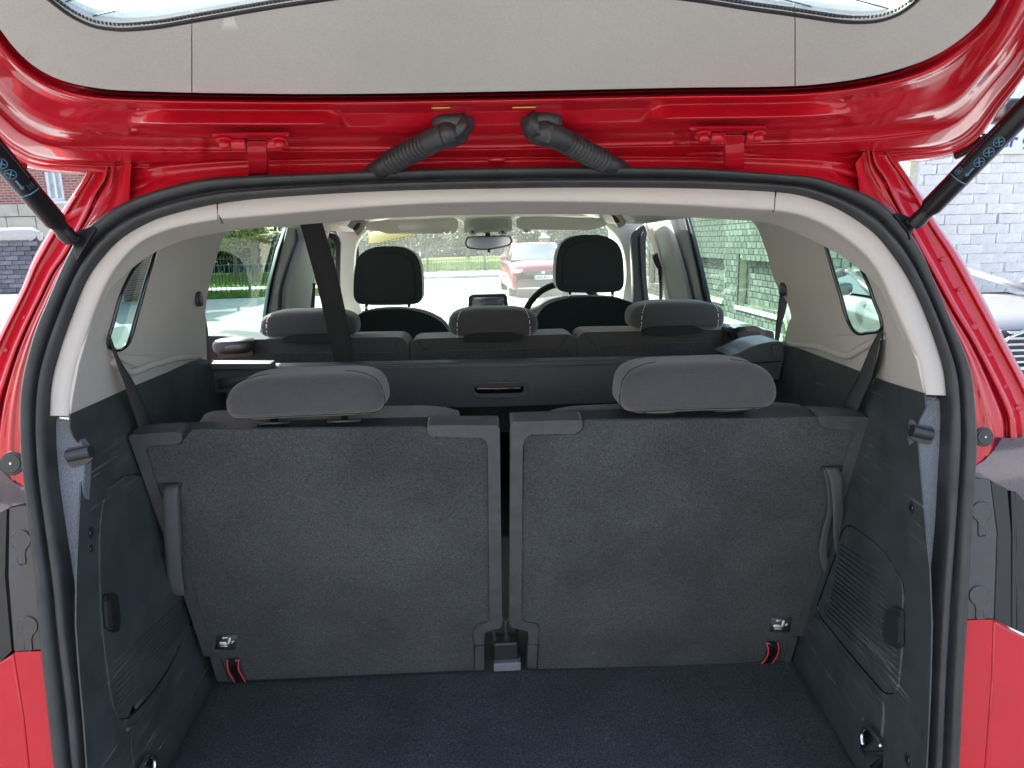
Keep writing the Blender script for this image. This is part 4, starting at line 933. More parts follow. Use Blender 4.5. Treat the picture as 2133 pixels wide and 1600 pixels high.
panel('end_cap_button', rnd([(1608, 720), (1628, 718), (1630, 744), (1610, 744)], 2), surfY(YS - .023), CAS, shelf, thick=.004, bevel=.001)
panel('end_cap_bracket', rnd([(1625, 738), (1645, 735), (1648, 750), (1630, 756)], 2), surfY(YS - .01), BLK2, shelf, thick=.05, bevel=.003)
# =================================================================== TAILGATE
th = math.radians(22)
HP, HD = V((0, .95, 1.665)), V((0, -math.cos(th), math.sin(th)))      # hinge line and the way the tailgate runs
HN = V((0, -math.sin(th), -math.cos(th)))                             # towards us / down
def HS(d=0):
    f = lambda x, y: onP(x, y, HP + HN * d, HN)
    f.n = HN; f.p = HP + HN * d; return f
gate = bpy.data.objects.new('tailgate', None); COL.objects.link(gate); put(gate, car); WORLD[gate.name] = Matrix.Identity(4)
trimE = sm([(-75, -75), (-30, 15), (0, 60), (40, 110), (85, 146), (140, 170), (220, 185), (320, 190), (450, 193), (700, 195), (1035, 190), (1413, 182), (1600, 180), (1700, 175), (1800, 161), (1890, 138), (1960, 108), (2020, 65), (2062, 20), (2120, -75)], 150)
edge = sm([(-200, 20), (-130, 130), (-60, 240), (0, 312), (25, 330), (55, 346), (120, 357), (300, 363), (520, 362), (760, 361), (1035, 358), (1310, 353), (1600, 348), (1800, 341), (1880, 336), (1950, 330), (2000, 316), (2036, 290), (2060, 258), (2085, 222), (2133, 160), (2190, 70)], 150)
edge2 = match(trimE, edge, 14)
edge2 = edge
prof_v = [(-.12, -.018), (-.03, -.018), (.0, -.017), (.05, -.013), (.085, .000), (.12, .0065), (.15, .006), (.18, .002), (.25, -.001), (.42, .0), (.50, -.001), (.54, -.004), (.575, -.010), (.61, -.0145), (.66, -.0155), (.70, -.013), (.72, -.0095), (.75, -.009), (.84, -.0095), (.865, -.012), (.88, -.0155), (.9, -.013), (.915, -.010), (.93, -.0125), (.945, -.0125), (.955, -.009), (.97, -.010), (.985, -.008), (1.0, -.010), (1.02, -.03)]
def lerpprof(v):
    for (a, ha), (b, hb) in zip(prof_v, prof_v[1:]):
        if v <= b: return ha + (hb - ha) * max(0, min(1, (v - a) / (b - a)))
    return prof_v[-1][1]
def sstep(a, b, x):
    t = max(0, min(1, (x - a) / (b - a))); return t * t * (3 - 2 * t)
def hatch_h(x, y, v):
    h = lerpprof(v) * 1.35
    mid = sstep(60, 260, x) * (1 - sstep(1840, 2020, x))
    corner = 1 - mid
    h = h * (.4 + .6 * mid) + corner * (.010 * math.sin(math.pi * min(1, max(0, v))) - .006 + .004 * math.sin(v * 9 + x * .02) )
    # two pressed pockets whose faces tip outwards
    for (a0, a1, b0, b1) in ((262, 372, 668, 724), (1335, 1400, 1650, 1790)):
        m = sstep(a0, a1, x) * (1 - sstep(b0, b1, x))
        ramp = 0
        if .18 < v < .47: ramp = (v - .21) / .17 if v < .38 else 1 - sstep(.38, .45, v)
        h += m * .036 * max(0, ramp)
    # hinge bays
    for (a0, a1) in ((440, 630), (1440, 1620)):
        m = sstep(a0 - 20, a0, x) * (1 - sstep(a1, a1 + 20, x))
        if .56 < v < .86: h -= m * .003
    # dimples
    for dx, dy in ((336, 317), (376, 317), (414, 317), (1650, 292), (1683, 292), (1727, 292), (1406, 301)):
        r2 = (x - dx) ** 2 + (y - dy) ** 2
        if r2 < 400: h += .0022 * math.exp(-r2 / 45)
    return h
rows = []; NV = 110
panel('trim_backing', [V((p.x, p.y + 6)) for p in trimE[8:-8]] + [V((1960, -60)), V((1925, 10)), V((1840, 50)), V((1740, 50)), V((1600, 30)), V((1035, -10)), V((400, 48)), V((250, 66)), V((150, 45)), V((80, -10)), V((60, -60))], HS(-.019), BLK2, gate, thick=.004, bevel=0)  # dark sheet added behind the trim to keep sky light out of the seams
A, B = trimE, edge2
dense = lambda P, n: sm(P, n)
A, B = sm(trimE, 420), sm(edge2, 420)
for j in range(NV + 1):
    v = -.12 + 1.14 * j / NV; r = []
    for a, b in zip(A, B):
        p = a.lerp(b, v); r.append(onP(p.x, p.y, HP + HN * hatch_h(p.x, p.y, v), HN))
    rows.append(r)
loft('tailgate_frame', rows, REDD, gate)
# rubber bump stop / black seal seen at the left corner and behind the right corner
tube('edge_gasket', [HS(-.012)(*p) for p in sm([(-30, 292), (0, 316), (24, 333), (50, 348)], 12)], .006, RUB, gate, seg=8)
tube('edge_gasket', [HS(-.012)(*p) for p in sm([(1990, 326), (2015, 314), (2042, 296), (2050, 285)], 12)], .005, RUB, gate, seg=8)
box('number_plate_housing', HS(-.06)(2105, 232), (.05, .05, .03), BLK2, gate, bevel=.01)
# ---- plastic trim on the tailgate: three panels around the glass
glassE = sm([(60, -60), (85, -25), (112, 0), (150, 28), (190, 47), (225, 54), (262, 56), (330, 50), (400, 38), (520, 17), (620, 1), (800, -22), (1035, -35), (1250, -26), (1430, -8), (1560, 12), (1640, 23), (1700, 32), (1750, 39), (1790, 41), (1830, 38), (1870, 25), (1905, 0), (1930, -30), (1950, -60)], 120)
def cutx(P, x0, x1): return [p for p in P if x0 < p.x < x1]
def yat(P, x):
    best = min(P, key=lambda p: abs(p.x - x)); return best.y
def trimpiece(x0, x1):
    t = cutx(trimE, x0, x1); g = cutx(glassE, x0, x1)
    poly = []
    if x0 > 0: poly.append(V((x0, yat(trimE, x0) + 1)))
    poly += [V((p.x, p.y + 1)) for p in t]
    if x1 < 2000: poly.append(V((x1, yat(trimE, x1) + 1))); poly.append(V((x1, yat(glassE, x1))))
    else: poly.append(V((2120, -140)));poly.append(V((1985, -140)))
    poly += g[::-1]
    if x0 > 0: poly.append(V((x0, yat(glassE, x0))))
    else: poly += [V((40, -140)), V((-90, -140))]
    return panel('tailgate_trim', poly, HS(.004), HATCHTRIM, gate, thick=.016, bevel=.004, bseg=3, grid=40)
trimpiece(-500, 398.6); trimpiece(400.6, 1655.2); trimpiece(1657.2, 2500)
# zipped rubber edge of the glass
gas = tube('glass_gasket', [HS(.001)(*p) for p in glassE], .0042, RUB, gate, seg=8)
gl3 = [HS(.002)(*p) for p in sm(glassE, 500)]
vs, fs = [], []
for i in range(0, 500, 2):
    for q in [HS(.003)(sm_p.x, sm_p.y - 5) for sm_p in [sm(glassE, 500)[i]]] if False else []: pass
G5 = sm(glassE, 460)
teeth = []
for i in range(1, 459, 2):
    d = (G5[i + 1] - G5[i - 1]).normalized(); nrm = V((d.y, -d.x))
    p = HS(.003)(*(G5[i] + nrm * 5)); teeth.append((p, (.0014, .0022, .0022)))
boxes('gasket_teeth', teeth, RUB, gate, kind='stuff')
# glass: real sheet running up the tailgate
def HL(u, t, d=0): return V((CXC + u, HP.y, HP.z)) + HD * t + HN * d
# trace where the glass edge lies and extend upwards out of the picture
gb = [HS(-.004)(p.x, p.y + 8) for p in sm(glassE, 60)]
gt = [HL((p.x - CXC) * 1.02, .78, -.004) for p in gb]
loft('rear_window', [gb, [a.lerp(b, .5) for a, b in zip(gb, gt)], gt], GHATCH, gate)
# heater wires on the glass
for k, (x0, y0, x1, y1) in enumerate([(110, 12, 175, -8), (150, 44, 380, -10), (1560, -20, 1690, 14), (1690, -25, 1850, 18)]):
    tube('heater_wire', [HS(-.003)(x0 + (x1 - x0) * t / 8, y0 + (y1 - y0) * t / 8) for t in range(9)], .0006, BLK2, gate, seg=5)
# outer skin of the tailgate with the glass opening, and its far (lower) half
OUTD = -.055
def skin(name, u0, u1, t0, t1, m, d=OUTD, th_=.02): return prism(name, [HL(u0, t0, d), HL(u1, t0, d), HL(u1, t1, d), HL(u0, t1, d)], HN * th_, m, gate, bevel=.006)
skin('outer_skin', -.62, .62, .005, .17, RED); skin('outer_skin', -.62, -.53, .171, .80, RED); skin('outer_skin', .53, .62, .171, .80, RED); skin('outer_skin', -.62, .62, .801, 1.15, RED)
skin('lower_trim', -.56, .56, .82, 1.13, HATCHTRIM, d=-.03, th_=.03)
# sides of the trim beyond the frame
skin('side_trim', -.60, -.50, .33, .82, HATCHTRIM, d=-.03, th_=.03); skin('side_trim', .50, .60, .33, .82, HATCHTRIM, d=-.03, th_=.03)
# ---- hinges
def hinge(xc, yc, dx):
    h = bpy.data.objects.new('hinge', None); COL.objects.link(h); put(h, gate); WORLD[h.name] = Matrix.Identity(4)
    s = HS(.0)
    pl = panel('hinge_plate', [(xc - 98, yc - 32), (xc + 62, yc - 33), (xc + 62, yc - 28), (xc + 30, yc - 25), (xc - 60, yc - 24), (xc - 98, yc - 27)], HS(.012), RED, gate, thick=.003, bevel=.0006)
    pl.name = 'hinge_plate'
    a, b = HS(.014)(xc - 56, yc - 12), HS(.014)(xc + 46, yc - 13)
    tube('hinge_knuckle', [a, a.lerp(b, .30)], .0085, RED, pl, seg=16, bevel=.001); tube('hinge_knuckle', [a.lerp(b, .72), b], .0085, RED, pl, seg=16, bevel=.001)
    tube('hinge_pin', [a - (b - a) * .04, b + (b - a) * .04], .0042, STEEL, pl, seg=12)
    for q in (-70, 43):
        p = HS(.012)(xc + q, yc - 20)
        disc('hinge_bolt', p, HN, .0105, .004, RED, pl, seg=20, rx=1); pillow('bolt_head', p + HN * .006, (.007, .007, .005), RED, pl, e1=.7, e2=.9, nu=14, nv=8)
    c0, c1 = HS(.020)(xc - 26, yc - 17), HS(.020)(xc + 16, yc - 17)
    d0, d1 = OPEN(xc + 18 + dx, yc + 56) + NO * .006, OPEN(xc - 22 + dx, yc + 58) + NO * .006
    m0, m1 = c0.lerp(d1, .12) + V((0, -.002, 0)), c1.lerp(d0, .12) + V((0, -.002, 0))
    prism('hinge_arm', [c0, c1, m1, d0, d1, m0], V((0, .010, .002)), RED, car, bevel=.0015)
    bpy.data.objects.remove(h)
hinge(540, 312, 2); hinge(1534, 298, -4)
# ---- wiring boots
def boot(P_, bel0, bel1, flip):
    n = 90; C = sm([V(p) for p in P_], n); out = []; rad = []
    S3 = []
    for i, p in enumerate(C):
        t = i / (n - 1)
        if t < .15: d = .010
        else: d = .020
        q = HS(d)(p.x, p.y) if t < .78 else HS(d)(p.x, p.y).lerp(OPEN(p.x, p.y) - NO * .014, (t - .78) / .22)
        S3.append(q)
        r = .0135 - .002 * t
        if t < .12: r = .0165 - .02 * (.12 - t) * 1.2
        if bel0 < t < bel1: r = .0120 + .0020 * math.sin((t - bel0) / (bel1 - bel0) * 2 * math.pi * 10)
        if t > .8: r = .0125 + .012 * (t - .8) * 2
        rad.append(r)
    # more rings over the bellows
    C2 = sm(S3, 260); r2 = []
    for i in range(260):
        t = i / 259
        r = .0150 - .002 * t
        if t < .30: r = .0172 - .010 * t
        if bel0 < t < bel1: r = .0110 + .0022 * abs(math.sin((t - bel0) / (bel1 - bel0) * math.pi * 11)) * 2 - .0008
        if t >= bel1: r = .0118 + .012 * (t - bel1)
        r2.append(r)
    g = tube('wiring_boot', C2, [q * 1.02 for q in r2], RUB, car, seg=26)
    p = HS(.002)(*P_[0]); 
    pillow('boot_flange', p, (.026, .018, .012), RUB, g, e1=.6, e2=.9, M=(-HN).to_track_quat('Z', 'X').to_matrix() @ Matrix.Rotation(math.pi / 2, 3, 'Z') if False else None)
boot([(944, 258), (952, 268), (940, 278), (912, 288), (880, 304), (848, 320), (815, 338), (786, 354), (756, 378)], .38, .72, 0)
boot([(1128, 256), (1116, 264), (1128, 276), (1160, 286), (1190, 302), (1224, 320), (1258, 336), (1288, 350), (1318, 374)], .38, .72, 1)
# small oval cap and bolt between
pillow('centre_stop', HS(.0)(1034, 333), (.012, .006, .004), REDD, gate, e1=.8, e2=.8)
pillow('painted_glint', HS(.006)(918, 225), (.011, .0012, .0008), mat('amber_glint_paint', (.6, .32, .03), rough=.4), gate, e1=.5, e2=.4); pillow('painted_glint', HS(.006)(1092, 224), (.014, .0012, .0008), bpy.data.materials['amber_glint_paint'], gate, e1=.5, e2=.4)  # yellow reflections in the paint, imitated by thin amber strips
# ---- gas struts
def strut(p_low, p_up, Ylow, upz, brk, sgn, marks):
    a = onP(*p_low, OPEN.p + NO * .03, NO)
    b = onP(*p_up, HP + HN * .03, HN)
    d = (b - a).normalized(); L = (b - a).length
    far = a + d * .62
    t = tube('gas_strut', [a, a + d * .012, a + d * .016, a + d * .024, a + d * .030, far], [.0095, .0105, .0095, .0098, .0130, .0130], STRUTM, car, seg=28, bevel=.0006)
    e = d.cross((CAMLOC - a)).normalized(); f = e.cross(d).normalized()
    if f.dot(CAMLOC - a) < 0: f = -f
    return a, d, t, e, f
aR, dR_, sR, eR, fR = strut((1903, 468), (2160, 205), 0, 0, None, 1, None)
aL, dL_, sL, eL, fL = strut((148, 500), (-60, 255), 0, 0, None, -1, None)
# printed marks: thin plates following the tube
def mark(a, d, e, f, st, s0, items):
    up = e if e.z > 0 else -e
    for it in items:
        if it[0] == 'ring':
            _, s, w_, r_ = it
            pts = []
            for k in range(20):
                q = 2 * math.pi * k / 20; ww = w_ + r_ * math.sin(q); ang = ww / .0133
                pts.append(a + d * (s + r_ * math.cos(q)) + (f * math.cos(ang) + up * math.sin(ang)) * .0133)
            tube('safety_symbol', pts, .00045, BLUEP, st, closed=True, seg=5)
            for q in (.8, 2.4):
                pts = []
                for k in range(5):
                    x = -1 + k / 2; ww = w_ + r_ * .8 * x * math.sin(q); ang = ww / .0133
                    pts.append(a + d * (s + r_ * .8 * x * math.cos(q)) + (f * math.cos(ang) + up * math.sin(ang)) * .0133)
                tube('safety_symbol', pts, .0007, BLUEP, st, seg=5)
        if it[0] == 'line':
            _, s0_, w0, s1_, w1, r = it; pts = []
            for k in range(9):
                x = k / 8; ww = w0 + (w1 - w0) * x; ang = ww / .0133
                pts.append(a + d * (s0_ + (s1_ - s0_) * x) + (f * math.cos(ang) + up * math.sin(ang)) * .0133)
            tube('printed_mark', pts, r, BLUEP, st, seg=5)
marks = [('ring', .188, -.004, .0055), ('ring', .202, -.004, .0055), ('ring', .216, -.004, .0055), ('line', .180, -.004, .170, -.004, .0012), ('line', .171, -.006, .168, -.004, .0008), ('line', .171, -.002, .168, -.004, .0008), ('line', .160, -.014, .160, .012, .0008),
         ('line', .172, .004, .172, .010, .0004), ('line', .164, .004, .172, .004, .0004), ('line', .164, .010, .172, .010, .0004), ('line', .164, .004, .164, .010, .0004), ('line', .166, .0055, .170, .0055, .0005), ('line', .166, .0075, .170, .0075, .0005)]
marks = marks + [('line', .175 + k * .0035, .0095, .177 + k * .0035, .011 if k % 3 else .0105, .00022) for k in range(16)]
def sh(m, k=.085):
    m = list(m); m[1] -= k
    if m[0] == 'line': m[3] -= k
    return tuple(m)
mark(aR, dR_, eR, fR, sR, 0, [sh(m) for m in marks]); mark(aL, dL_, eL, fL, sL, 0, [sh(m) for m in marks if not (m[0] == 'line' and .16 < m[1] < .1725 and m[2] > .003)] + [sh(m) for m in [('line', .164, .002, .170, .002, .0003), ('line', .164, .005, .170, .005, .0003), ('line', .164, .008, .170, .008, .0003)]])
for pts, c, S_ in [([(1862, 446), (1872, 444), (1888, 449), (1904, 459), (1905, 476), (1900, 484), (1897, 500), (1893, 486), (1876, 462)], (1893, 462), sR), ([(150, 485), (172, 478), (190, 472), (199, 478), (190, 492), (170, 525), (158, 543), (153, 515), (147, 500)], (160, 497), sL)]:
    panel('strut_bracket', sm(pts, 40, True), shifted(OPEN, .021), STRUTM, S_, thick=.004, bevel=.0008)
    disc('ball_stud', shifted(OPEN, .021)(*c), NO, .006, .006, STRUTM, S_, seg=14)
# =================================================================== OUTSIDE
def struct(o): o['kind'] = 'structure'; return o
TAR = mat('sunlit_tarmac', (.27, .27, .265), rough=.9, var=.12, vscale=1.2, bump=.5, bscale=90, bdist=.004, var2=(60, .15))
PAVE = mat('paving', (.42, .41, .39), rough=.9, var=.1, vscale=2, bump=.3, bscale=60, bdist=.003)
KERB = mat('kerb_stone', (.40, .39, .37), rough=.85, objrand=.12, var=.1, vscale=6)
GRASSM = mat('grass_ground', (.12, .19, .03), rough=1, var=.35, vscale=1.6, bump=1, bscale=30, bdist=.02, var2=(18, .25))
BLADE = mat('grass_blades', (.16, .25, .035), rough=.8, objrand=.2, var=.3, vscale=3)
def sheet(name, x0, x1, y0, y1, z, m, kind='structure', n=1):
    o = mesh(name, [V((x0, y0, z)), V((x1, y0, z)), V((x1, y1, z)), V((x0, y1, z))], [(0, 1, 2, 3)], m, smooth=False); o['kind'] = kind; return o
sheet('ground', -220, 220, -120, 420, 0, TAR)
rng = random.Random(3)
sheet('road', -60, 60, -13, 3.2, .004, mat('unseen_dark_ground', (.12, .12, .122), rough=.9, var=.15, vscale=2, bump=.4, bscale=80, bdist=.004))  # darker sheet added out of view to cut bright reflections in the red paint
# front: kerb, pavement, verge
sheet('pavement', -5.5, 40, 31.2, 35.4, .12, PAVE)
sheet('grass_bank', -5.5, 40, 35.5, 75, .14, GRASSM)
sheet('grass_verge', -22, -4.6, 22.2, 24.6, .03, GRASSM)
sheet('path', -22, -5.6, 24.7, 28.4, .02, PAVE)
sheet('grass_lawn', -40, -5.6, 28.5, 60, .05, GRASSM)
ks = None
for i in range(26):
    x = -5.3 + i * .92
    if ks is None: ks = box('kerb_stone', (x, 31.05, .065), (.90, .15, .13), KERB, None, bevel=.01); k0 = ks; k0x = x; kerb = thing('kerb', 'long pale stone kerb along the far side of the road', 'kerb', (4, 31.05, 0)); put(k0, kerb)
    else:
        c = k0.copy(); COL.objects.link(c); c.location = (x - k0x, 0, 0); c.parent = kerb; c.matrix_parent_inverse = WORLD[kerb.name].inverted()
def blades(name, x0, x1, y0, y1, z, n, h, w_, m, dens=None):
    vs, fs = [], []
    for i in range(n):
        x, y = rng.uniform(x0, x1), rng.uniform(y0, y1); a = rng.uniform(0, math.pi); hh = h * rng.uniform(.5, 1.2)
        if dens and not dens(x, y): continue
        dx, dy = math.cos(a) * w_, math.sin(a) * w_; lx, ly = rng.uniform(-.4, .4) * hh, rng.uniform(-.4, .4) * hh
        b = len(vs); vs += [V((x - dx, y - dy, z)), V((x + dx, y + dy, z)), V((x + lx, y + ly, z + hh))]; fs.append((b, b + 1, b + 2))
    o = mesh(name, vs, fs, m, smooth=False); o['kind'] = 'stuff'; return o
blades('grass', -6, 9, 35.6, 50, .14, 16000, .16, .03, BLADE)
blades('grass', -14, -4.8, 22.3, 24.6, .03, 9000, .14, .02, BLADE)
blades('grass', -20, -5.6, 28.6, 40, .05, 12000, .16, .03, BLADE)
# ---- trees
BARK = mat('bark', (.16, .13, .10), rough=.95, var=.3, vscale=14, bump=1, bscale=25, bdist=.02)
def leafmat(n, c): return mat(n, c, rough=.6, spec=.3, var=.35, vscale=1.4, var2=(9, .3))
LF = [leafmat('dark_leaves', (.045, .085, .028)), leafmat('mid_leaves', (.055, .095, .025)), leafmat('yellow_green_leaves', (.13, .18, .025))]
def tree(label, x, y, h, r, m, n=2600, trunk=.35, leaf=.13, group='trees beyond the road'):
    t = thing('tree', label, 'tree', (x, y, 0), group=group)
    lx, ly = rng.uniform(-.4, .4), rng.uniform(-.4, .4)
    base = V((x, y, 0)); top = V((x + lx, y + ly, h * .72))
    pts = sm([base, base.lerp(top, .4) + V((.1, 0, 0)), base.lerp(top, .75) - V((.1, 0, 0)), top], 14)
    tv, tf = tube_data(pts, [h * .03 * (1 - .75 * k / 13) for k in range(14)], seg=9)
    blobs = []
    for k in range(9):
        a = k * 2.4 + rng.uniform(-.4, .4); f = rng.uniform(trunk, .72); s = pts[int(f * 13 / .75) if f < .74 else 13]
        e = s + V((math.cos(a) * r * rng.uniform(.45, .85), math.sin(a) * r * rng.uniform(.45, .85), h * rng.uniform(.08, .24)))
        bv, bf = tube_data(sm([s, s.lerp(e, .5) + V((0, 0, -.15)), e], 7), [h * .012 * (1 - .12 * q) for q in range(7)], seg=6)
        o_ = len(tv); tv += bv; tf += [tuple(o_ + i for i in f_) for f_ in bf]
        blobs.append((e, r * rng.uniform(.30, .5)))
    blobs += [(V((x + lx, y + ly, h * .84)), r * .5), (V((x + lx, y + ly, h * .66)), r * .6)]
    mesh('trunk', tv, tf, BARK, t)
    vs, fs = [], []
    for i in range(n):
        c, br = rng.choice(blobs); d = V((rng.gauss(0, 1), rng.gauss(0, 1), rng.gauss(0, 1))).normalized() * br * (rng.random() ** .45) * (1 + .35 * rng.random())
        p = c + V((d.x, d.y, d.z * .8)); s = leaf * rng.uniform(.6, 1.4)
        u = V((rng.gauss(0, 1), rng.gauss(0, 1), rng.gauss(0, .7))).normalized(); w2 = u.orthogonal().normalized()
        b = len(vs); vs += [p - u * s, p - w2 * s * .5, p + u * s, p + w2 * s * .5]; fs.append((b, b + 1, b + 2, b + 3))
    cr = mesh('crown', vs, fs, m, t, smooth=False)
    return t
# seen through the left rear door window
tree('bright yellow-green young tree behind the railings in the left rear door window', -11.4, 32.5, 3.6, 1.5, LF[2], 3000, leaf=.09)
tree('tall dark bushy tree directly behind the bright yellow-green young tree', -12.2, 38, 7.5, 3.4, LF[0], 5000, leaf=.16)
tree('mid green tree at the left edge of the left rear door window', -15.6, 37, 5.6, 2.4, LF[1], 4200, leaf=.14)
tree('dark rounded tree nearest the door pillar in the left rear window', -9.2, 41, 6.4, 3.0, LF[0], 4500, leaf=.16)
tree('broad dark tree behind the mid green tree beyond the railings', -18.2, 44, 8, 3.8, LF[0], 4800, leaf=.18)
tree('mid green tree standing behind the left quarter window', -23, 42, 7, 3.2, LF[1], 3500, leaf=.18)
# seen through the windscreen
tree('pale green tree above the iron railings left of the mirror', -6.2, 62, 6.4, 3.4, LF[1], 3600, leaf=.22)
tree('yellow-green tree right behind the rear view mirror', -1.2, 66, 6.2, 3.0, LF[2], 3200, leaf=.22)
tree('dark tree between the mirror and the brick gate pillar', 2.6, 64, 5.6, 2.6, LF[0], 3200, leaf=.22)
tree('green tree just right of the brick gate pillar', 7.6, 62, 5.2, 2.4, LF[1], 3000, leaf=.22)
tree('green tree behind the right front headrest', 12.6, 66, 6.4, 3.2, LF[0], 3000, leaf=.22)
hv, hf_ = [], []
for i in range(9000):
    x = rng.uniform(-26, -7); y = 46 + rng.uniform(-1, 1) ; z = rng.uniform(.1, 2.4) ; s = rng.uniform(.12, .26); u = V((rng.gauss(0, 1), rng.gauss(0, 1), rng.gauss(0, 1))).normalized(); w2 = u.orthogonal().normalized(); p = V((x, y, z)); b = len(hv)
    hv += [p - u * s, p - w2 * s * .6, p + u * s, p + w2 * s * .6]; hf_.append((b, b + 1, b + 2, b + 3))
hd = mesh('hedge', hv, hf_, LF[0], smooth=False); hd['kind'] = 'stuff'
# ---- iron railings ahead
IRON = mat('black_iron_paint', (.03, .035, .035), rough=.5)
GALV = mat('grey_green_rail_paint', (.10, .13, .125), rough=.5)
def railing(label, x0, x1, y, z0, h, step, r, m, posts, rails, top=False, arr='railings', nm='bar'):
    f = thing('railing', label, 'railing', ((x0 + x1) / 2, y, z0))
    n = int((x1 - x0) / step); pr = None
    for i in range(n + 1):
        x = x0 + i * step
        if pr is None:
            vs, fs = tube_data([V((x, y, z0 + .04)), V((x, y, z0 + h))], r, seg=6); pr = mesh(nm, vs, fs, m, f)
        else:
            c = pr.copy(); COL.objects.link(c); c.location = (x - x0, 0, 0)
    for q in rails: box('rail', ((x0 + x1) / 2, y, z0 + q), (x1 - x0, .03, .025), m, f, bevel=0)
    pp = None
    for i in range(int((x1 - x0) / posts) + 1):
        x = x0 + i * posts
        if pp is None: pp = box('post', (x, y, z0 + h / 2 + .03), (.07, .07, h + .12), m, f, bevel=0); px0 = x
        else:
            c = pp.copy(); COL.objects.link(c); c.location = (x - px0, 0, 0)
    return f
railing('long black iron railings along the grass beyond the road', -8.5, 6.8, 35.45, .12, 1.22, .125, .010, IRON, 2.9, (.12, 1.08))
railing('grey-green pedestrian guard rail on the verge, seen through the left rear door window', -10.6, -6.1, 23.0, .03, 1.02, .16, .013, GALV, 1.5, (.18, 1.0))
railing('thin dark park railings behind the guard rail on the left', -17, -5.8, 29.5, .05, 1.2, .14, .012, IRON, 2.8, (.15, 1.08))
# ---- walls on the right
MORT = mat('pale_mortar', (.48, .47, .36), rough=.95, var=.15, vscale=8, bump=.5, bscale=60, bdist=.003)
DBR = mat('dark_grey_brick', (.12, .13, .115), rough=.9, objrand=.35, var=.25, vscale=14, bump=.6, bscale=50, bdist=.003)
SILL = mat('white_painted_sill', (.7, .7, .68), rough=.7, var=.1, vscale=8)
WX = 4.8
wall = thing('brick_wall', 'dark grey brick wall with pale mortar and blocked window recesses along the right side of the car', 'wall', (WX, 15, 0))
recs = [(9.9, 12.7, .27, 1.15), (13.5, 16.2, .30, 1.15), (17.4, 19.6, .30, 1.15)]
def rect_panel(name, Xf, y0, y1, z0, z1, holes, m, par, depth):
    # mortar face split round the recesses
    bl = []
    ys = sorted({y0, y1} | {h[0] for h in holes} | {h[1] for h in holes})
    for a, b in zip(ys, ys[1:]):
        hh = [h for h in holes if h[0] <= a and h[1] >= b]
        if hh: bl += [((Xf + depth / 2, (a + b) / 2, (z0 + hh[0][2]) / 2), (depth, b - a, hh[0][2] - z0)), ((Xf + depth / 2, (a + b) / 2, (hh[0][3] + z1) / 2), (depth, b - a, z1 - hh[0][3]))]
        else: bl.append(((Xf + depth / 2, (a + b) / 2, (z0 + z1) / 2), (depth, b - a, z1 - z0)))
    return boxes(name, bl, m, par)
rect_panel('mortar', WX + .012, 8.8, 26, 0, 3.4, recs, MORT, wall, .14)
boxes('recess_backing', [((WX + .22, 17, 1.7), (.10, 18, 3.4))], MORT, wall)
def brick_mesh(lx, ly, lz, m):
    vs = boxv((0, 0, 0), (lx, ly, lz)); me = bpy.data.meshes.new('brick'); me.from_pydata([tuple(v) for v in vs], [], BOXF)
    bm = bmesh.new(); bm.from_mesh(me); bmesh.ops.recalc_face_normals(bm, faces=bm.faces); bm.to_mesh(me); bm.free(); me.materials.append(m); return me
bm1 = brick_mesh(.03, .205, .093, DBR)
cand = []; clipped = []
cr_, bl_ = .111, .222
for j in range(30):
    z = .055 + j * cr_
    for i in range(50):
        y = 8.8 + .11 + i * bl_ + (j % 2) * .111
        X = WX + rng.uniform(-.002, .003)
        for (a, b, c, d) in recs:
            if a < y + .10 and b > y - .10 and c < z + .045 and d > z - .045:
                if a < y - .05 and b > y + .05: X += .145 if (c < z - .02 and d > z + .02) else 0
                else:
                    for (p, q, XX) in ((y - .10, min(y + .10, a) if y < (a + b) / 2 else y - .10, X), (max(y - .10, b) if y > (a + b) / 2 else y + .10, y + .10, X)):
                        if q - p > .03: clipped.append(((XX, (p + q) / 2, z), (.03, q - p - .01, .093)))
                    X = None
                break
        if X is None: continue
        cand.append((y, z, X))
def vis(c):
    y, z, X = c
    p = y * .0 + 1
    r_ = X / y; inwin = (.30 < r_ < .445) or (.49 < r_ < .56)
    return (0 if inwin and .05 < z < 2.1 else 1, y)
cand.sort(key=vis)
def place_bricks(me, lst, par):
    for (x, y, z) in lst:
        o = bpy.data.objects.new('brick', me); COL.objects.link(o); o.location = (x, y, z); o.rotation_euler = (rng.uniform(-.01, .01), 0, rng.uniform(-.006, .006)); put(o, par)
place_bricks(bm1, [(X, y, z) for y, z, X in cand[:300]], wall)
boxes('brickwork', [((X, y, z), (.03, .205, .093)) for y, z, X in cand[300:]] + clipped, DBR, wall, kind='stuff')
for (a, b, c, d) in recs[:2]:
    box('window_sill', (WX + .03, (a + b) / 2, c - .03), (.16, b - a + .1, .07), SILL, wall, bevel=.008)
WPAINT = mat('white_masonry_paint', (.84, .81, .75), rough=.75, spots=.10, sscale=9, scol=(.45, .38, .30), objrand=.05, var=.15, vscale=9, bump=.9, bscale=28, bdist=.006, alt=(.72, .70, .68), altscale=1.6, rvar=.1)
WGAP = mat('weathered_joint', (.76, .76, .76), rough=.95, var=.1, vscale=5, alt=(.40, .36, .30), altscale=9, bump=.5, bscale=60, bdist=.004)
WY = 8.8
ww = thing('white_wall', 'white painted rough brick wall behind the silver car on the right', 'wall', (8, WY, 0))
box('joint_face', (10.3, WY + .108, 1.9), (11.0, .20, 3.8), WGAP, ww, bevel=0)
bs = []
for j in range(30):
    z = .062 + j * .125
    for i in range(32):
        ln = .335; x = 4.80 + .17 + i * (ln + .008) + (j % 2) * .17
        bs.append((x + rng.uniform(-.02, .02), WY + .008 + rng.uniform(-.006, .004), z + rng.uniform(-.004, .004), ln * rng.uniform(.95, 1.0)))
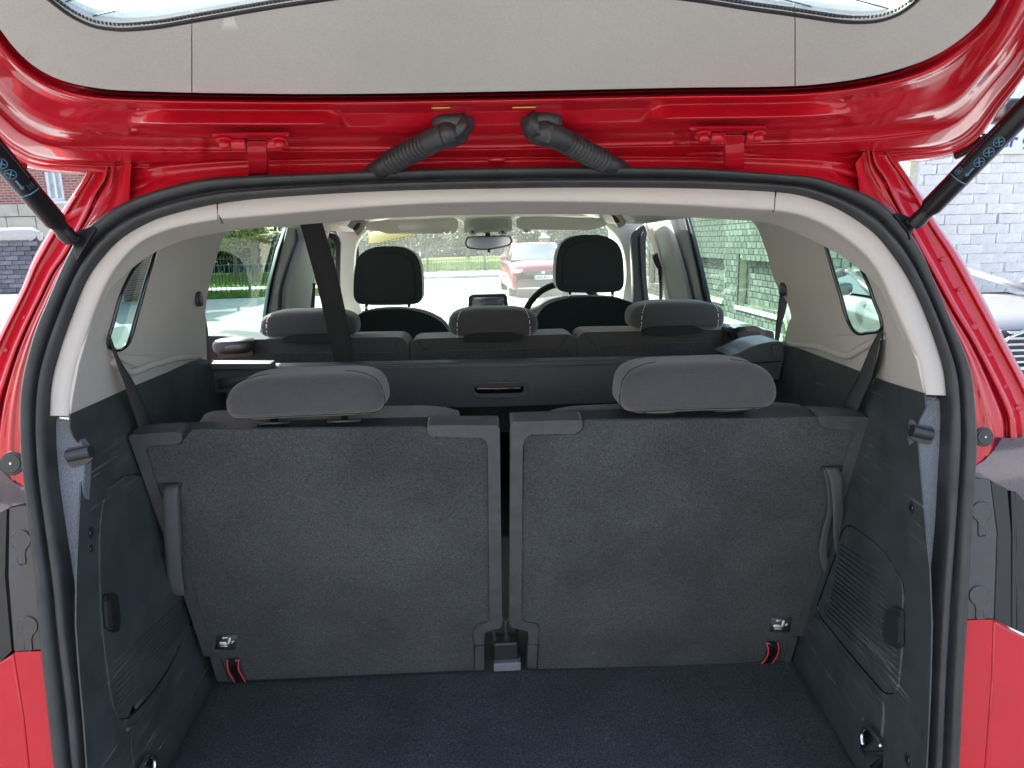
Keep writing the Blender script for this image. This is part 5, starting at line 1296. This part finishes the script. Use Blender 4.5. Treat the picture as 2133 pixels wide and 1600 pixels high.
key = lambda b: (0 if (4.8 < b[0] < 8.8 and .5 < b[2] < 2.5) else 1)
bs.sort(key=key)
nn = min(300, sum(1 for b in bs if key(b) == 0))
wmes = [brick_mesh(.335, .03, .1195, WPAINT), brick_mesh(.331, .034, .1175, WPAINT), brick_mesh(.334, .026, .1205, WPAINT)]
for k in range(nn):
    x, y, z, l = bs[k]; o = bpy.data.objects.new('brick', wmes[k % 3]); COL.objects.link(o); o.location = (x, y, z); o.rotation_euler = (rng.uniform(-.02, .02), rng.uniform(-.004, .004), rng.uniform(-.012, .012)); put(o, ww)
boxes('brickwork', [((x, y, z), (l, .03, .1195)) for x, y, z, l in bs[nn:]], WPAINT, ww, kind='stuff')
dp = tube('drain_pipe', [V((5.52, WY - .06, .1)), V((5.52, WY - .06, 3.6))], .04, SILL, None, seg=12); tag(dp, 'white drainpipe on the white wall beside the open tailgate', 'drainpipe')
sg = thing('sign_board', 'white shop sign with bold blue lettering on the white wall', 'sign', (7.4, WY - .06, 2.5))
SIGNW = mat('sign_white', (.72, .74, .78), rough=.4); SIGNB = mat('sign_blue', (.03, .06, .30), rough=.4)
s0 = onY(1992, 323, WY - .06)
box('sign_panel', (s0.x + 1.9, WY - .045, s0.z + .36), (3.8, .03, .72), SIGNW, sg, bevel=.004)
tb_ = onY(2001, 306, WY - .062)
textobj('lettering', 'gy', .24, (tb_.x - .02, WY - .0605, tb_.z), (1, 0, 0), (0, 0, 1), SIGNB, sg, bold=.006, shear=.15)
textobj('lettering', 'er ge', .24, (onY(2083, 300, WY - .062).x, WY - .0605, tb_.z - .01), (1, 0, 0), (0, 0, 1), SIGNB, sg, bold=.006, shear=.15)
blades('weeds', 3.7, 4.7, 6.6, 8.4, 0, 1500, .55, .02, BLADE)
# ---- left: dark wall with pale coping, brick building behind
GBR = mat('blue_grey_brick', (.12, .125, .145), rough=.8, objrand=.3, var=.3, vscale=12, bump=.5, bscale=60, bdist=.003)
GMO = mat('dark_mortar', (.06, .06, .062), rough=.95)
lw_ = thing('garden_wall', 'low blue-grey brick wall with a pale coping at the far left', 'wall', (-10, 12, 0))
LY = 12
xr = onY(76, 500, LY).x; zt = onY(40, 492, LY).z
box('mortar', ((xr - 6 + xr) / 2 - 0, LY + .12, zt / 2), (6, .2, zt), GMO, lw_, bevel=0)
gme = brick_mesh(.217, .03, .066, GBR); lst = []
for j in range(int(zt / .076)):
    for i in range(8):
        x = xr - .115 - i * .228 - (j % 2) * .114
        if .5 < .04 + j * .076: lst.append((x, LY + .01, .04 + j * .076))
place_bricks(gme, lst[:300], lw_)
boxes('brickwork', [((xr - .115 - i * .228 - (j % 2) * .114, LY + .01, .04 + j * .076), (.217, .03, .066)) for j in range(int(zt / .076)) for i in range(8 if .5 < .04 + j * .076 else 0, 26) if xr - .115 - i * .228 > xr - 5.9 or True], GBR, lw_, kind='stuff')
cp_ = tube('coping', [V((xr - 6, LY + .10, zt + .01)), V((xr - .12, LY + .10, zt + .01)), V((xr + .02, LY + .10, zt - .01))], [.13, .13, .07], PAVE, lw_, seg=14)
def brickmat(name, c1, c2, mo, bw, rh, msz=.012):
    m = bpy.data.materials.new(name); m.use_nodes = True; t = m.node_tree; N, L = t.nodes, t.links; b = N['Principled BSDF']; b.inputs['Roughness'].default_value = .9
    tc = N.new('ShaderNodeTexCoord'); sx = N.new('ShaderNodeSeparateXYZ'); cb = N.new('ShaderNodeCombineXYZ'); L.new(tc.outputs['Object'], sx.inputs[0]); L.new(sx.outputs[0], cb.inputs[0]); L.new(sx.outputs[2], cb.inputs[1])
    br = N.new('ShaderNodeTexBrick'); L.new(cb.outputs[0], br.inputs['Vector']); br.inputs['Scale'].default_value = 1; br.inputs['Brick Width'].default_value = bw; br.inputs['Row Height'].default_value = rh; br.inputs['Mortar Size'].default_value = msz
    br.inputs['Color1'].default_value = (*c1, 1); br.inputs['Color2'].default_value = (*c2, 1); br.inputs['Mortar'].default_value = (*mo, 1); br.inputs['Bias'].default_value = 0
    L.new(br.outputs[0], b.inputs['Base Color']); return m
RBR = brickmat('red_brick', (.33, .12, .09), (.22, .075, .06), (.36, .28, .24), .225, .075)
STN = mat('cream_stone', (.50, .45, .36), rough=.9, objrand=.1, var=.12, vscale=5, bump=.4, bscale=40, bdist=.003)
HY = 21
hb_ = thing('brick_house', 'red brick building with a cream stone base and one white framed window', 'building', (-19, HY, 0))
zs = onY(40, 425, HY).z
w0, w1 = onY(95, 356, HY), onY(133, 418, HY)
w0.x, w1.x = onY(95, 390, HY).x, onY(131, 390, HY).x
# brick face around the window
bx0, bx1 = -26, -10.8
wz1, wz0 = w0.z + .2, w1.z
boxes('wall', [(((bx0 + w0.x) / 2, HY + .15, (zs + 8) / 2), (w0.x - bx0, .3, 8 - zs)), (((w1.x + bx1) / 2, HY + .15, (zs + 8) / 2), (bx1 - w1.x, .3, 8 - zs)), (((w0.x + w1.x) / 2, HY + .15, (zs + wz0) / 2), (w1.x - w0.x, .3, wz0 - zs)), (((w0.x + w1.x) / 2, HY + .15, (wz1 + 8) / 2), (w1.x - w0.x, .3, 8 - wz1))], RBR, hb_)
box('wall_core', (-18.5, HY + 3.1, 4), (14.8, 5.4, 8), RBR, hb_, bevel=0)
for j in range(5):
    hh = [.55, .55, .55, .55, .30][j]; z = sum([.55, .55, .55, .55, .30][:j]) * (zs / 2.5) + hh * (zs / 2.5) / 2; hh *= zs / 2.5
    for i in range(19):
        x = bx1 - .4 - i * .82 - (j % 2) * .4
        if x < bx0: continue
        o = box('stone_block', (x, HY + .13 - (.04 if j == 4 else 0), z), (.80, .34, hh - .015), STN, hb_, bevel=.008)
wf = boxes('window_frame', [((w0.x + .04, HY + .08, (wz0 + wz1) / 2), (.08, .08, wz1 - wz0)), ((w1.x - .04, HY + .08, (wz0 + wz1) / 2), (.08, .08, wz1 - wz0)), (((w0.x + w1.x) / 2, HY + .08, wz0 + .04), (w1.x - w0.x - .17, .08, .08)), (((w0.x + w1.x) / 2, HY + .08, wz1 - .04), (w1.x - w0.x - .17, .08, .08)), (((w0.x + w1.x) / 2, HY + .085, (wz0 + wz1) / 2), (.06, .07, wz1 - wz0 - .17))], SILL, hb_)
PANE = mat('net_curtained_pane', (.50, .53, .54), rough=.5, spec=.3, var=.25, vscale=3)
box('pane', ((w0.x + w1.x) / 2, HY + .13, (wz0 + wz1) / 2), (w1.x - w0.x - .1, .01, wz1 - wz0 - .1), PANE, wf, bevel=0)
box('window_ledge', ((w0.x + w1.x) / 2, HY - .02, wz0 - .05), (w1.x - w0.x + .2, .16, .08), SILL, hb_, bevel=.005)
# gate pillar and low far building
gp_ = thing('gate_pillar', 'brick gate pillar with a pale pyramid cap beyond the red car', 'pillar', (3.7, 40, 0))
box('pillar_shaft', (3.7, 40, .85), (.50, .50, 1.7), RBR, gp_, bevel=0)
mesh('pillar_cap', [V((3.38, 39.68, 1.70)), V((4.02, 39.68, 1.70)), V((4.02, 40.32, 1.70)), V((3.38, 40.32, 1.70)), V((3.7, 40, 2.02))], [(0, 1, 2, 3), (0, 1, 4), (1, 2, 4), (2, 3, 4), (3, 0, 4)], PAVE, gp_, smooth=False, fix=True)
lb = thing('low_house', 'distant cream house with a grey roof behind the trees ahead', 'house', (8, 86, 0))
HR = mat('cream_render', (.55, .52, .46), rough=.9, var=.08, vscale=2); RF = mat('slate_roof', (.16, .16, .18), rough=.8, var=.15, vscale=6); DP = mat('dark_pane', (.04, .05, .06), rough=.1)
box('wall', (8, 88, 2.2), (16, 6, 4.4), HR, lb, bevel=0)
rf_ = prism('roof', [V((-.4, 84.6, 4.4)), V((-.4, 91.4, 4.4)), V((-.4, 88, 6.8))], V((16.8, 0, 0)), RF, lb, bevel=0, smooth=False)
for x in (2.2, 5.2, 10.4, 13.6): 
    f_ = box('window', (x, 84.98, 2.7), (1.4, .08, 1.3), SILL, lb, bevel=0); box('pane', (x, 84.93, 2.7), (1.2, .04, 1.1), DP, f_, bevel=0)
hv, hf_ = [], []
for i in range(14000):
    x = rng.uniform(-24, 22); y = 74 + rng.uniform(-1.5, 1.5); z = rng.uniform(.1, 3.2 + .8 * math.sin(x * .7)); q_ = rng.uniform(.16, .34); u = V((rng.gauss(0, 1), rng.gauss(0, 1), rng.gauss(0, 1))).normalized(); w2 = u.orthogonal().normalized(); p = V((x, y, z)); b = len(hv)
    hv += [p - u * q_, p - w2 * q_ * .6, p + u * q_, p + w2 * q_ * .6]; hf_.append((b, b + 1, b + 2, b + 3))
hd = mesh('hedge', hv, hf_, LF[1], smooth=False); hd['kind'] = 'stuff'
# ---- parked cars
TYRE = mat('tyre_rubber', (.02, .02, .02), rough=.8)
CGL = mat('car_glass_dark', (.03, .045, .055), rough=.04, spec=.8, coat=1)
LAMPG = mat('headlamp_glass', (.6, .62, .64), rough=.12, spec=.8, coat=1, metal=.3)
def make_car(label, x, y, rot, paint, L=4.4, W=1.82, H=1.5, bon=.98, grille='bar', plate=None):
    t = thing('parked_car', label, 'car', (0, 0, 0))
    t.name = 'parked_car'; 
    M = Matrix.Translation(V((x, y, 0))) @ Matrix.Rotation(rot, 4, 'Z')
    T = lambda p: M @ V(p)
    hwm = W / 2
    st = [(0.0, .82, .30, bon - .30, .60), (.04, .93, .26, bon - .20, .62), (.14, .98, .22, bon - .12, .66), (.45, 1.0, .20, bon - .05, .70), (1.05, 1.0, .20, bon, .72), (1.35, 1.0, .20, bon + .03, .74), (2.2, 1.0, .20, bon + .03, .74), (L - .9, 1.0, .20, bon + .04, .76), (L - .25, .97, .24, bon + .02, .74), (L - .05, .92, .28, bon - .10, .7), (L, .80, .32, bon - .22, .66)]
    rows = []
    for (yy, wf_, zb, zt_, zm) in st:
        r = []; hw = hwm * wf_
        prof = [(-.90, zb), (-.985, zb + .06), (-1.0, zm - .18), (-.99, zm), (-.95, zt_ - .10), (-.86, zt_ - .02), (-.5, zt_ + .022), (0, zt_ + .035)]
        prof = prof + [(-a, b) for a, b in prof[-2::-1]]
        for a, b in prof: r.append(T((a * hw, yy, b)))
        rows.append(r)
    body = loft('body', rows, paint, t, facecam=False)
    for k, row in ((0, rows[0]), (1, rows[-1])):
        bm = bmesh.new(); bm.from_mesh(body.data); bmesh.ops.recalc_face_normals(bm, faces=bm.faces); bmesh.ops.holes_fill(bm, edges=[e for e in bm.edges if e.is_boundary], sides=0); bm.to_mesh(body.data); bm.free(); break
    body.data.shade_smooth(); mm = body.modifiers.new('b', 'BEVEL'); mm.width = .012; mm.segments = 2; mm.angle_limit = math.radians(30); mm.harden_normals = True
    # greenhouse: windscreen, sides, roof
    b0 = bon + .03; hg = hwm * .90; ht = hwm * .70
    ws0, ws1, rt, rw = 1.15, 2.0, L - 1.1, L - .35
    rows = []
    for (yy, ww_, z) in [(ws0, hg, b0), (ws1, ht, H - .03), (rt, ht, H - .03), (rw, hg * .96, b0)]:
        rows.append([T((-ww_, yy, z)), T((-ww_ * .5, yy - .04, z + .01)), T((0, yy - .06, z + .015)), T((ww_ * .5, yy - .04, z + .01)), T((ww_, yy, z))])
    loft('window_glass', rows[:2], CGL, t, facecam=False); bpy.data.objects[-1] if False else None
    loft('rear_glass', rows[2:], CGL, t, facecam=False)
    for s in (0, 4):
        a, b, c, d = rows[0][s], rows[1][s], rows[2][s], rows[3][s]
        mesh('side_glass', [a, b, c, d], [(0, 1, 2, 3)], CGL, t, smooth=False)
        tube('window_pillar', [a, b], .035, paint, t, seg=8); tube('window_pillar', [c, d], .05, paint, t, seg=8)
        tube('roof_rail', [b, c], .03, paint, t, seg=8)
    rr = []
    for k in range(7):
        yy = ws1 - .03 + (rt + .06 - ws1) * k / 6; rise = .03 * math.sin(math.pi * k / 6)
        rr.append([T((a * ht * 1.03, yy, H - .02 + rise - .02 * a * a)) for a in (-1, -.6, 0, .6, 1)])
    loft('roof', rr, paint, t, solid=.02, facecam=False)
    for s in (-1, 1):
        # lamps
        pillow('headlight', T((s * hwm * .70, .075, bon - .245)), (.17, .07, .055), LAMPG, t, e1=.8, e2=.7, M=Matrix.Rotation(rot - s * .25, 3, 'Z') @ Matrix.Rotation(s * .10, 3, 'Y'))
        pillow('fog_light', T((s * hwm * .70, .05, .42)), (.10, .04, .03), LAMPG, t, e1=.8, e2=.7, M=Matrix.Rotation(rot - s * .2, 3, 'Z'))
        mi = pillow('door_mirror', T((s * (hwm + .09), 1.45, b0 + .06)), (.10, .06, .07), paint, t, e1=.7, e2=.8)
        for yy in (.85, L - .8):
            wv = [T((s * (hwm - .01), yy + .32 * math.cos(a), .33 + .32 * math.sin(a))) for a in [2 * math.pi * k / 28 for k in range(28)]]
            tw = prism('wheel', wv, (M.to_3x3() @ V((-s * .2, 0, 0))), TYRE, t, bevel=.02)
            disc('wheel_rim', T((s * (hwm - .005), yy, .33)), M.to_3x3() @ V((s, 0, 0)), .2, .012, STEEL, tw)
    Mr = Matrix.Rotation(rot, 3, 'Z')
    if grille == 'bar':
        g = box('grille', T((0, .005, bon - .30)), (1.05, .10, .13), BLK2, t, M=Mr, bevel=.02)
        box('lower_intake', T((0, .0, .40)), (1.45, .12, .24), BLK2, t, M=Mr, bevel=.03)
        box('badge', T((0, -.055, bon - .29)), (.10, .01, .08), CHROME, g, M=Mr, bevel=.01)
    else:
        g = box('grille', T((0, .0, bon - .34)), (.86, .08, .34), BLK2, t, M=Mr, bevel=.04)
        for k in range(7): box('grille_slat', T((0, -.05, bon - .49 + k * .05)), (.80 - .02 * abs(k - 3), .03, .022), CHROME, g, M=Mr, bevel=.006)
        tube('grille_surround', [T((.44 * math.cos(a) * (1 if abs(math.cos(a)) < .8 else 1), -.055, bon - .34 + .185 * math.sin(a))) for a in [2 * math.pi * k / 32 for k in range(32)]], .016, CHROME, g, closed=True, seg=8)
        box('lower_intake', T((0, .0, .36)), (1.2, .12, .16), BLK2, t, M=Mr, bevel=.03)
    if plate:
        p = box('number_plate', T((0, -.075, .56)), (.52, .012, .112), SIGNW, t, M=Mr, bevel=.002)
        box('green_band', T((-.24, -.0825, .56)), (.035, .003, .11), mat('plate_green', (.05, .35, .08), rough=.5), p, M=Mr, bevel=0)
        textobj('plate_text', plate, .085, T((-.205, -.083, .528)), M.to_3x3() @ V((1, 0, 0)), (0, 0, 1), BLK2, p, bold=.003)
    bpy.context.view_layer.update()
    return t
CRED = mat('crimson_car_paint', (.24, .006, .018), rough=.3, coat=1, coat_rough=.03)
CSIL = mat('silver_car_paint', (.27, .26, .25), rough=.3, metal=.45, coat=1, coat_rough=.04)
CWHT = mat('cream_car_paint', (.62, .60, .54), rough=.3, coat=1, coat_rough=.03)
make_car('crimson hatchback with a black grille facing us ahead, beside the right front headrest', 1.72, 19.2, .05, CRED, plate='AE74 PKZ', H=1.50)
make_car('silver saloon with a chrome slatted grille in front of the white wall', 4.72, 5.5, .0, CSIL, L=3.2, bon=.90, grille='slat', H=1.16)
make_car('cream car parked close on the left, seen beyond the left rear pillar', -4.85, 4.6, .0, CWHT, L=3.4, bon=.84, H=1.17, W=1.8)
# ---- person by the crimson car
SKIN = mat('skin', (.45, .28, .21), rough=.6); LIL = mat('lilac_shirt', (.42, .42, .62), rough=.85, bump=.3, bscale=60, bdist=.01); JEA = mat('blue_jeans', (.05, .10, .20), rough=.9); HAIR = mat('brown_hair', (.05, .03, .02), rough=.8)
def skin(name, joints, edges, m, par, sub=2):
    me = bpy.data.meshes.new(name); me.from_pydata([j[:3] for j in joints], edges, []); me.materials.append(m)
    o = bpy.data.objects.new(name, me); COL.objects.link(o)
    md = o.modifiers.new('k', 'SKIN'); 
    for i, j in enumerate(joints):
        me.skin_vertices[0].data[i].radius = (j[3], j[4] if len(j) > 4 else j[3])
    me.skin_vertices[0].data[0].use_root = True
    s_ = o.modifiers.new('u', 'SUBSURF'); s_.levels = sub; s_.render_levels = sub; put(o, par); return o
px_, py_ = 1.25, 27.5
per = thing('person', 'person in a lilac shirt and blue jeans leaning forward beside the crimson car', 'person', (px_, py_, 0))
O = lambda x, y, z, *r: (px_ + x, py_ + y, z, *r)
skin('body', [O(0, 0, .95, .13, .10), O(.02, 0, 1.12, .13, .095), O(.05, -.02, 1.32, .15, .10), O(.08, -.04, 1.43, .09, .08), O(.10, -.06, 1.50, .05), O(.12, -.09, 1.60, .085, .095), O(.12, -.10, 1.68, .07, .08),
              O(-.12, -.03, 1.40, .055), O(-.24, -.08, 1.16, .042), O(-.30, -.22, .95, .032), O(-.32, -.27, .88, .028, .02), O(.27, -.05, 1.40, .055), O(.33, -.12, 1.15, .042), O(.34, -.28, .98, .032), O(.34, -.34, .93, .028, .02),
              O(-.10, 0, .86, .085), O(-.14, .02, .48, .06), O(-.16, .06, .10, .042), O(-.17, -.08, .05, .04, .03), O(.10, 0, .86, .085), O(.13, -.02, .48, .06), O(.14, .04, .10, .042), O(.14, -.10, .05, .04, .03)],
     [(0, 1), (1, 2), (2, 3), (3, 4), (4, 5), (5, 6), (3, 7), (7, 8), (8, 9), (9, 10), (3, 11), (11, 12), (12, 13), (13, 14), (0, 15), (15, 16), (16, 17), (17, 18), (0, 19), (19, 20), (20, 21), (21, 22)], SKIN, per)
skin('shirt', [O(0, 0, .93, .15, .12), O(.02, 0, 1.12, .15, .115), O(.05, -.02, 1.32, .17, .12), O(.08, -.04, 1.43, .10, .09), O(-.12, -.03, 1.40, .075), O(-.22, -.07, 1.20, .07), O(.27, -.05, 1.40, .075), O(.33, -.11, 1.20, .07)], [(0, 1), (1, 2), (2, 3), (3, 4), (4, 5), (3, 6), (6, 7)], LIL, per)
skin('jeans', [O(0, 0, .92, .14, .11), O(-.10, 0, .84, .10), O(-.14, .02, .48, .075), O(-.16, .06, .12, .062), O(.10, 0, .84, .10), O(.13, -.02, .48, .075), O(.14, .04, .12, .062)], [(0, 1), (1, 2), (2, 3), (0, 4), (4, 5), (5, 6)], JEA, per)
pillow('hair', (px_ + .12, py_ - .07, 1.70), (.095, .10, .07), HAIR, per, e1=.9, e2=.9, nu=20, nv=12)
# yellow printed strip behind the windscreen
YP = mat('yellow_strip', (.72, .68, .36), rough=.7)
yp = panel('printed_strip', [(768, 484), (890, 482), (866, 491), (828, 500), (800, 505), (768, 507)], surfY(3.36), YP, car, thick=.0008, bevel=0)
for k in range(11):
    x = 783 + k * 8; y = 507 - k * 1.9
    for q in (0, 4.2): panel('print_line', [(x, y + q), (x + 5.5, y + q - 1.3), (x + 5.5, y + q + .6), (x, y + q + 1.9)], surfY(3.357), mat('grey_print', (.2, .2, .16)) if k == 0 and q == 0 else bpy.data.materials['grey_print'], yp, thick=0, bevel=0)

GREYR = mat('grey_render', (.34, .36, .38), rough=.9, var=.1, vscale=2)
# ---- the street behind us (it shows in the paint)
for k, (x0, wd, hh, m_, lab) in enumerate([(-19, 11, 7.5, STN, 'two storey cream stone house behind the viewer on the left'), (-7.5, 9, 6.6, HR, 'cream rendered house behind the viewer in the middle'), (2, 12, 7.8, GREYR, 'wide grey rendered house behind the viewer on the right')]):
    hs = thing('town_house', lab, 'house', (x0 + wd / 2, -14, 0))
    box('wall', (x0 + wd / 2, -17, hh / 2), (wd, 6, hh), m_, hs, bevel=0)
    prism('roof', [V((x0 - .2, -13.8, hh)), V((x0 - .2, -20.2, hh)), V((x0 - .2, -17, hh + 2.4))], V((wd + .4, 0, 0)), RF, hs, bevel=0, smooth=False)
    for i in range(int(wd // 3)):
        for z in (1.6, 4.6):
            f_ = box('window', (x0 + 1.6 + i * 3, -13.97, z), (1.3, .08, 1.4), SILL, hs, bevel=0); box('pane', (x0 + 1.6 + i * 3, -13.92, z), (1.1, .04, 1.2), DP, f_, bevel=0)
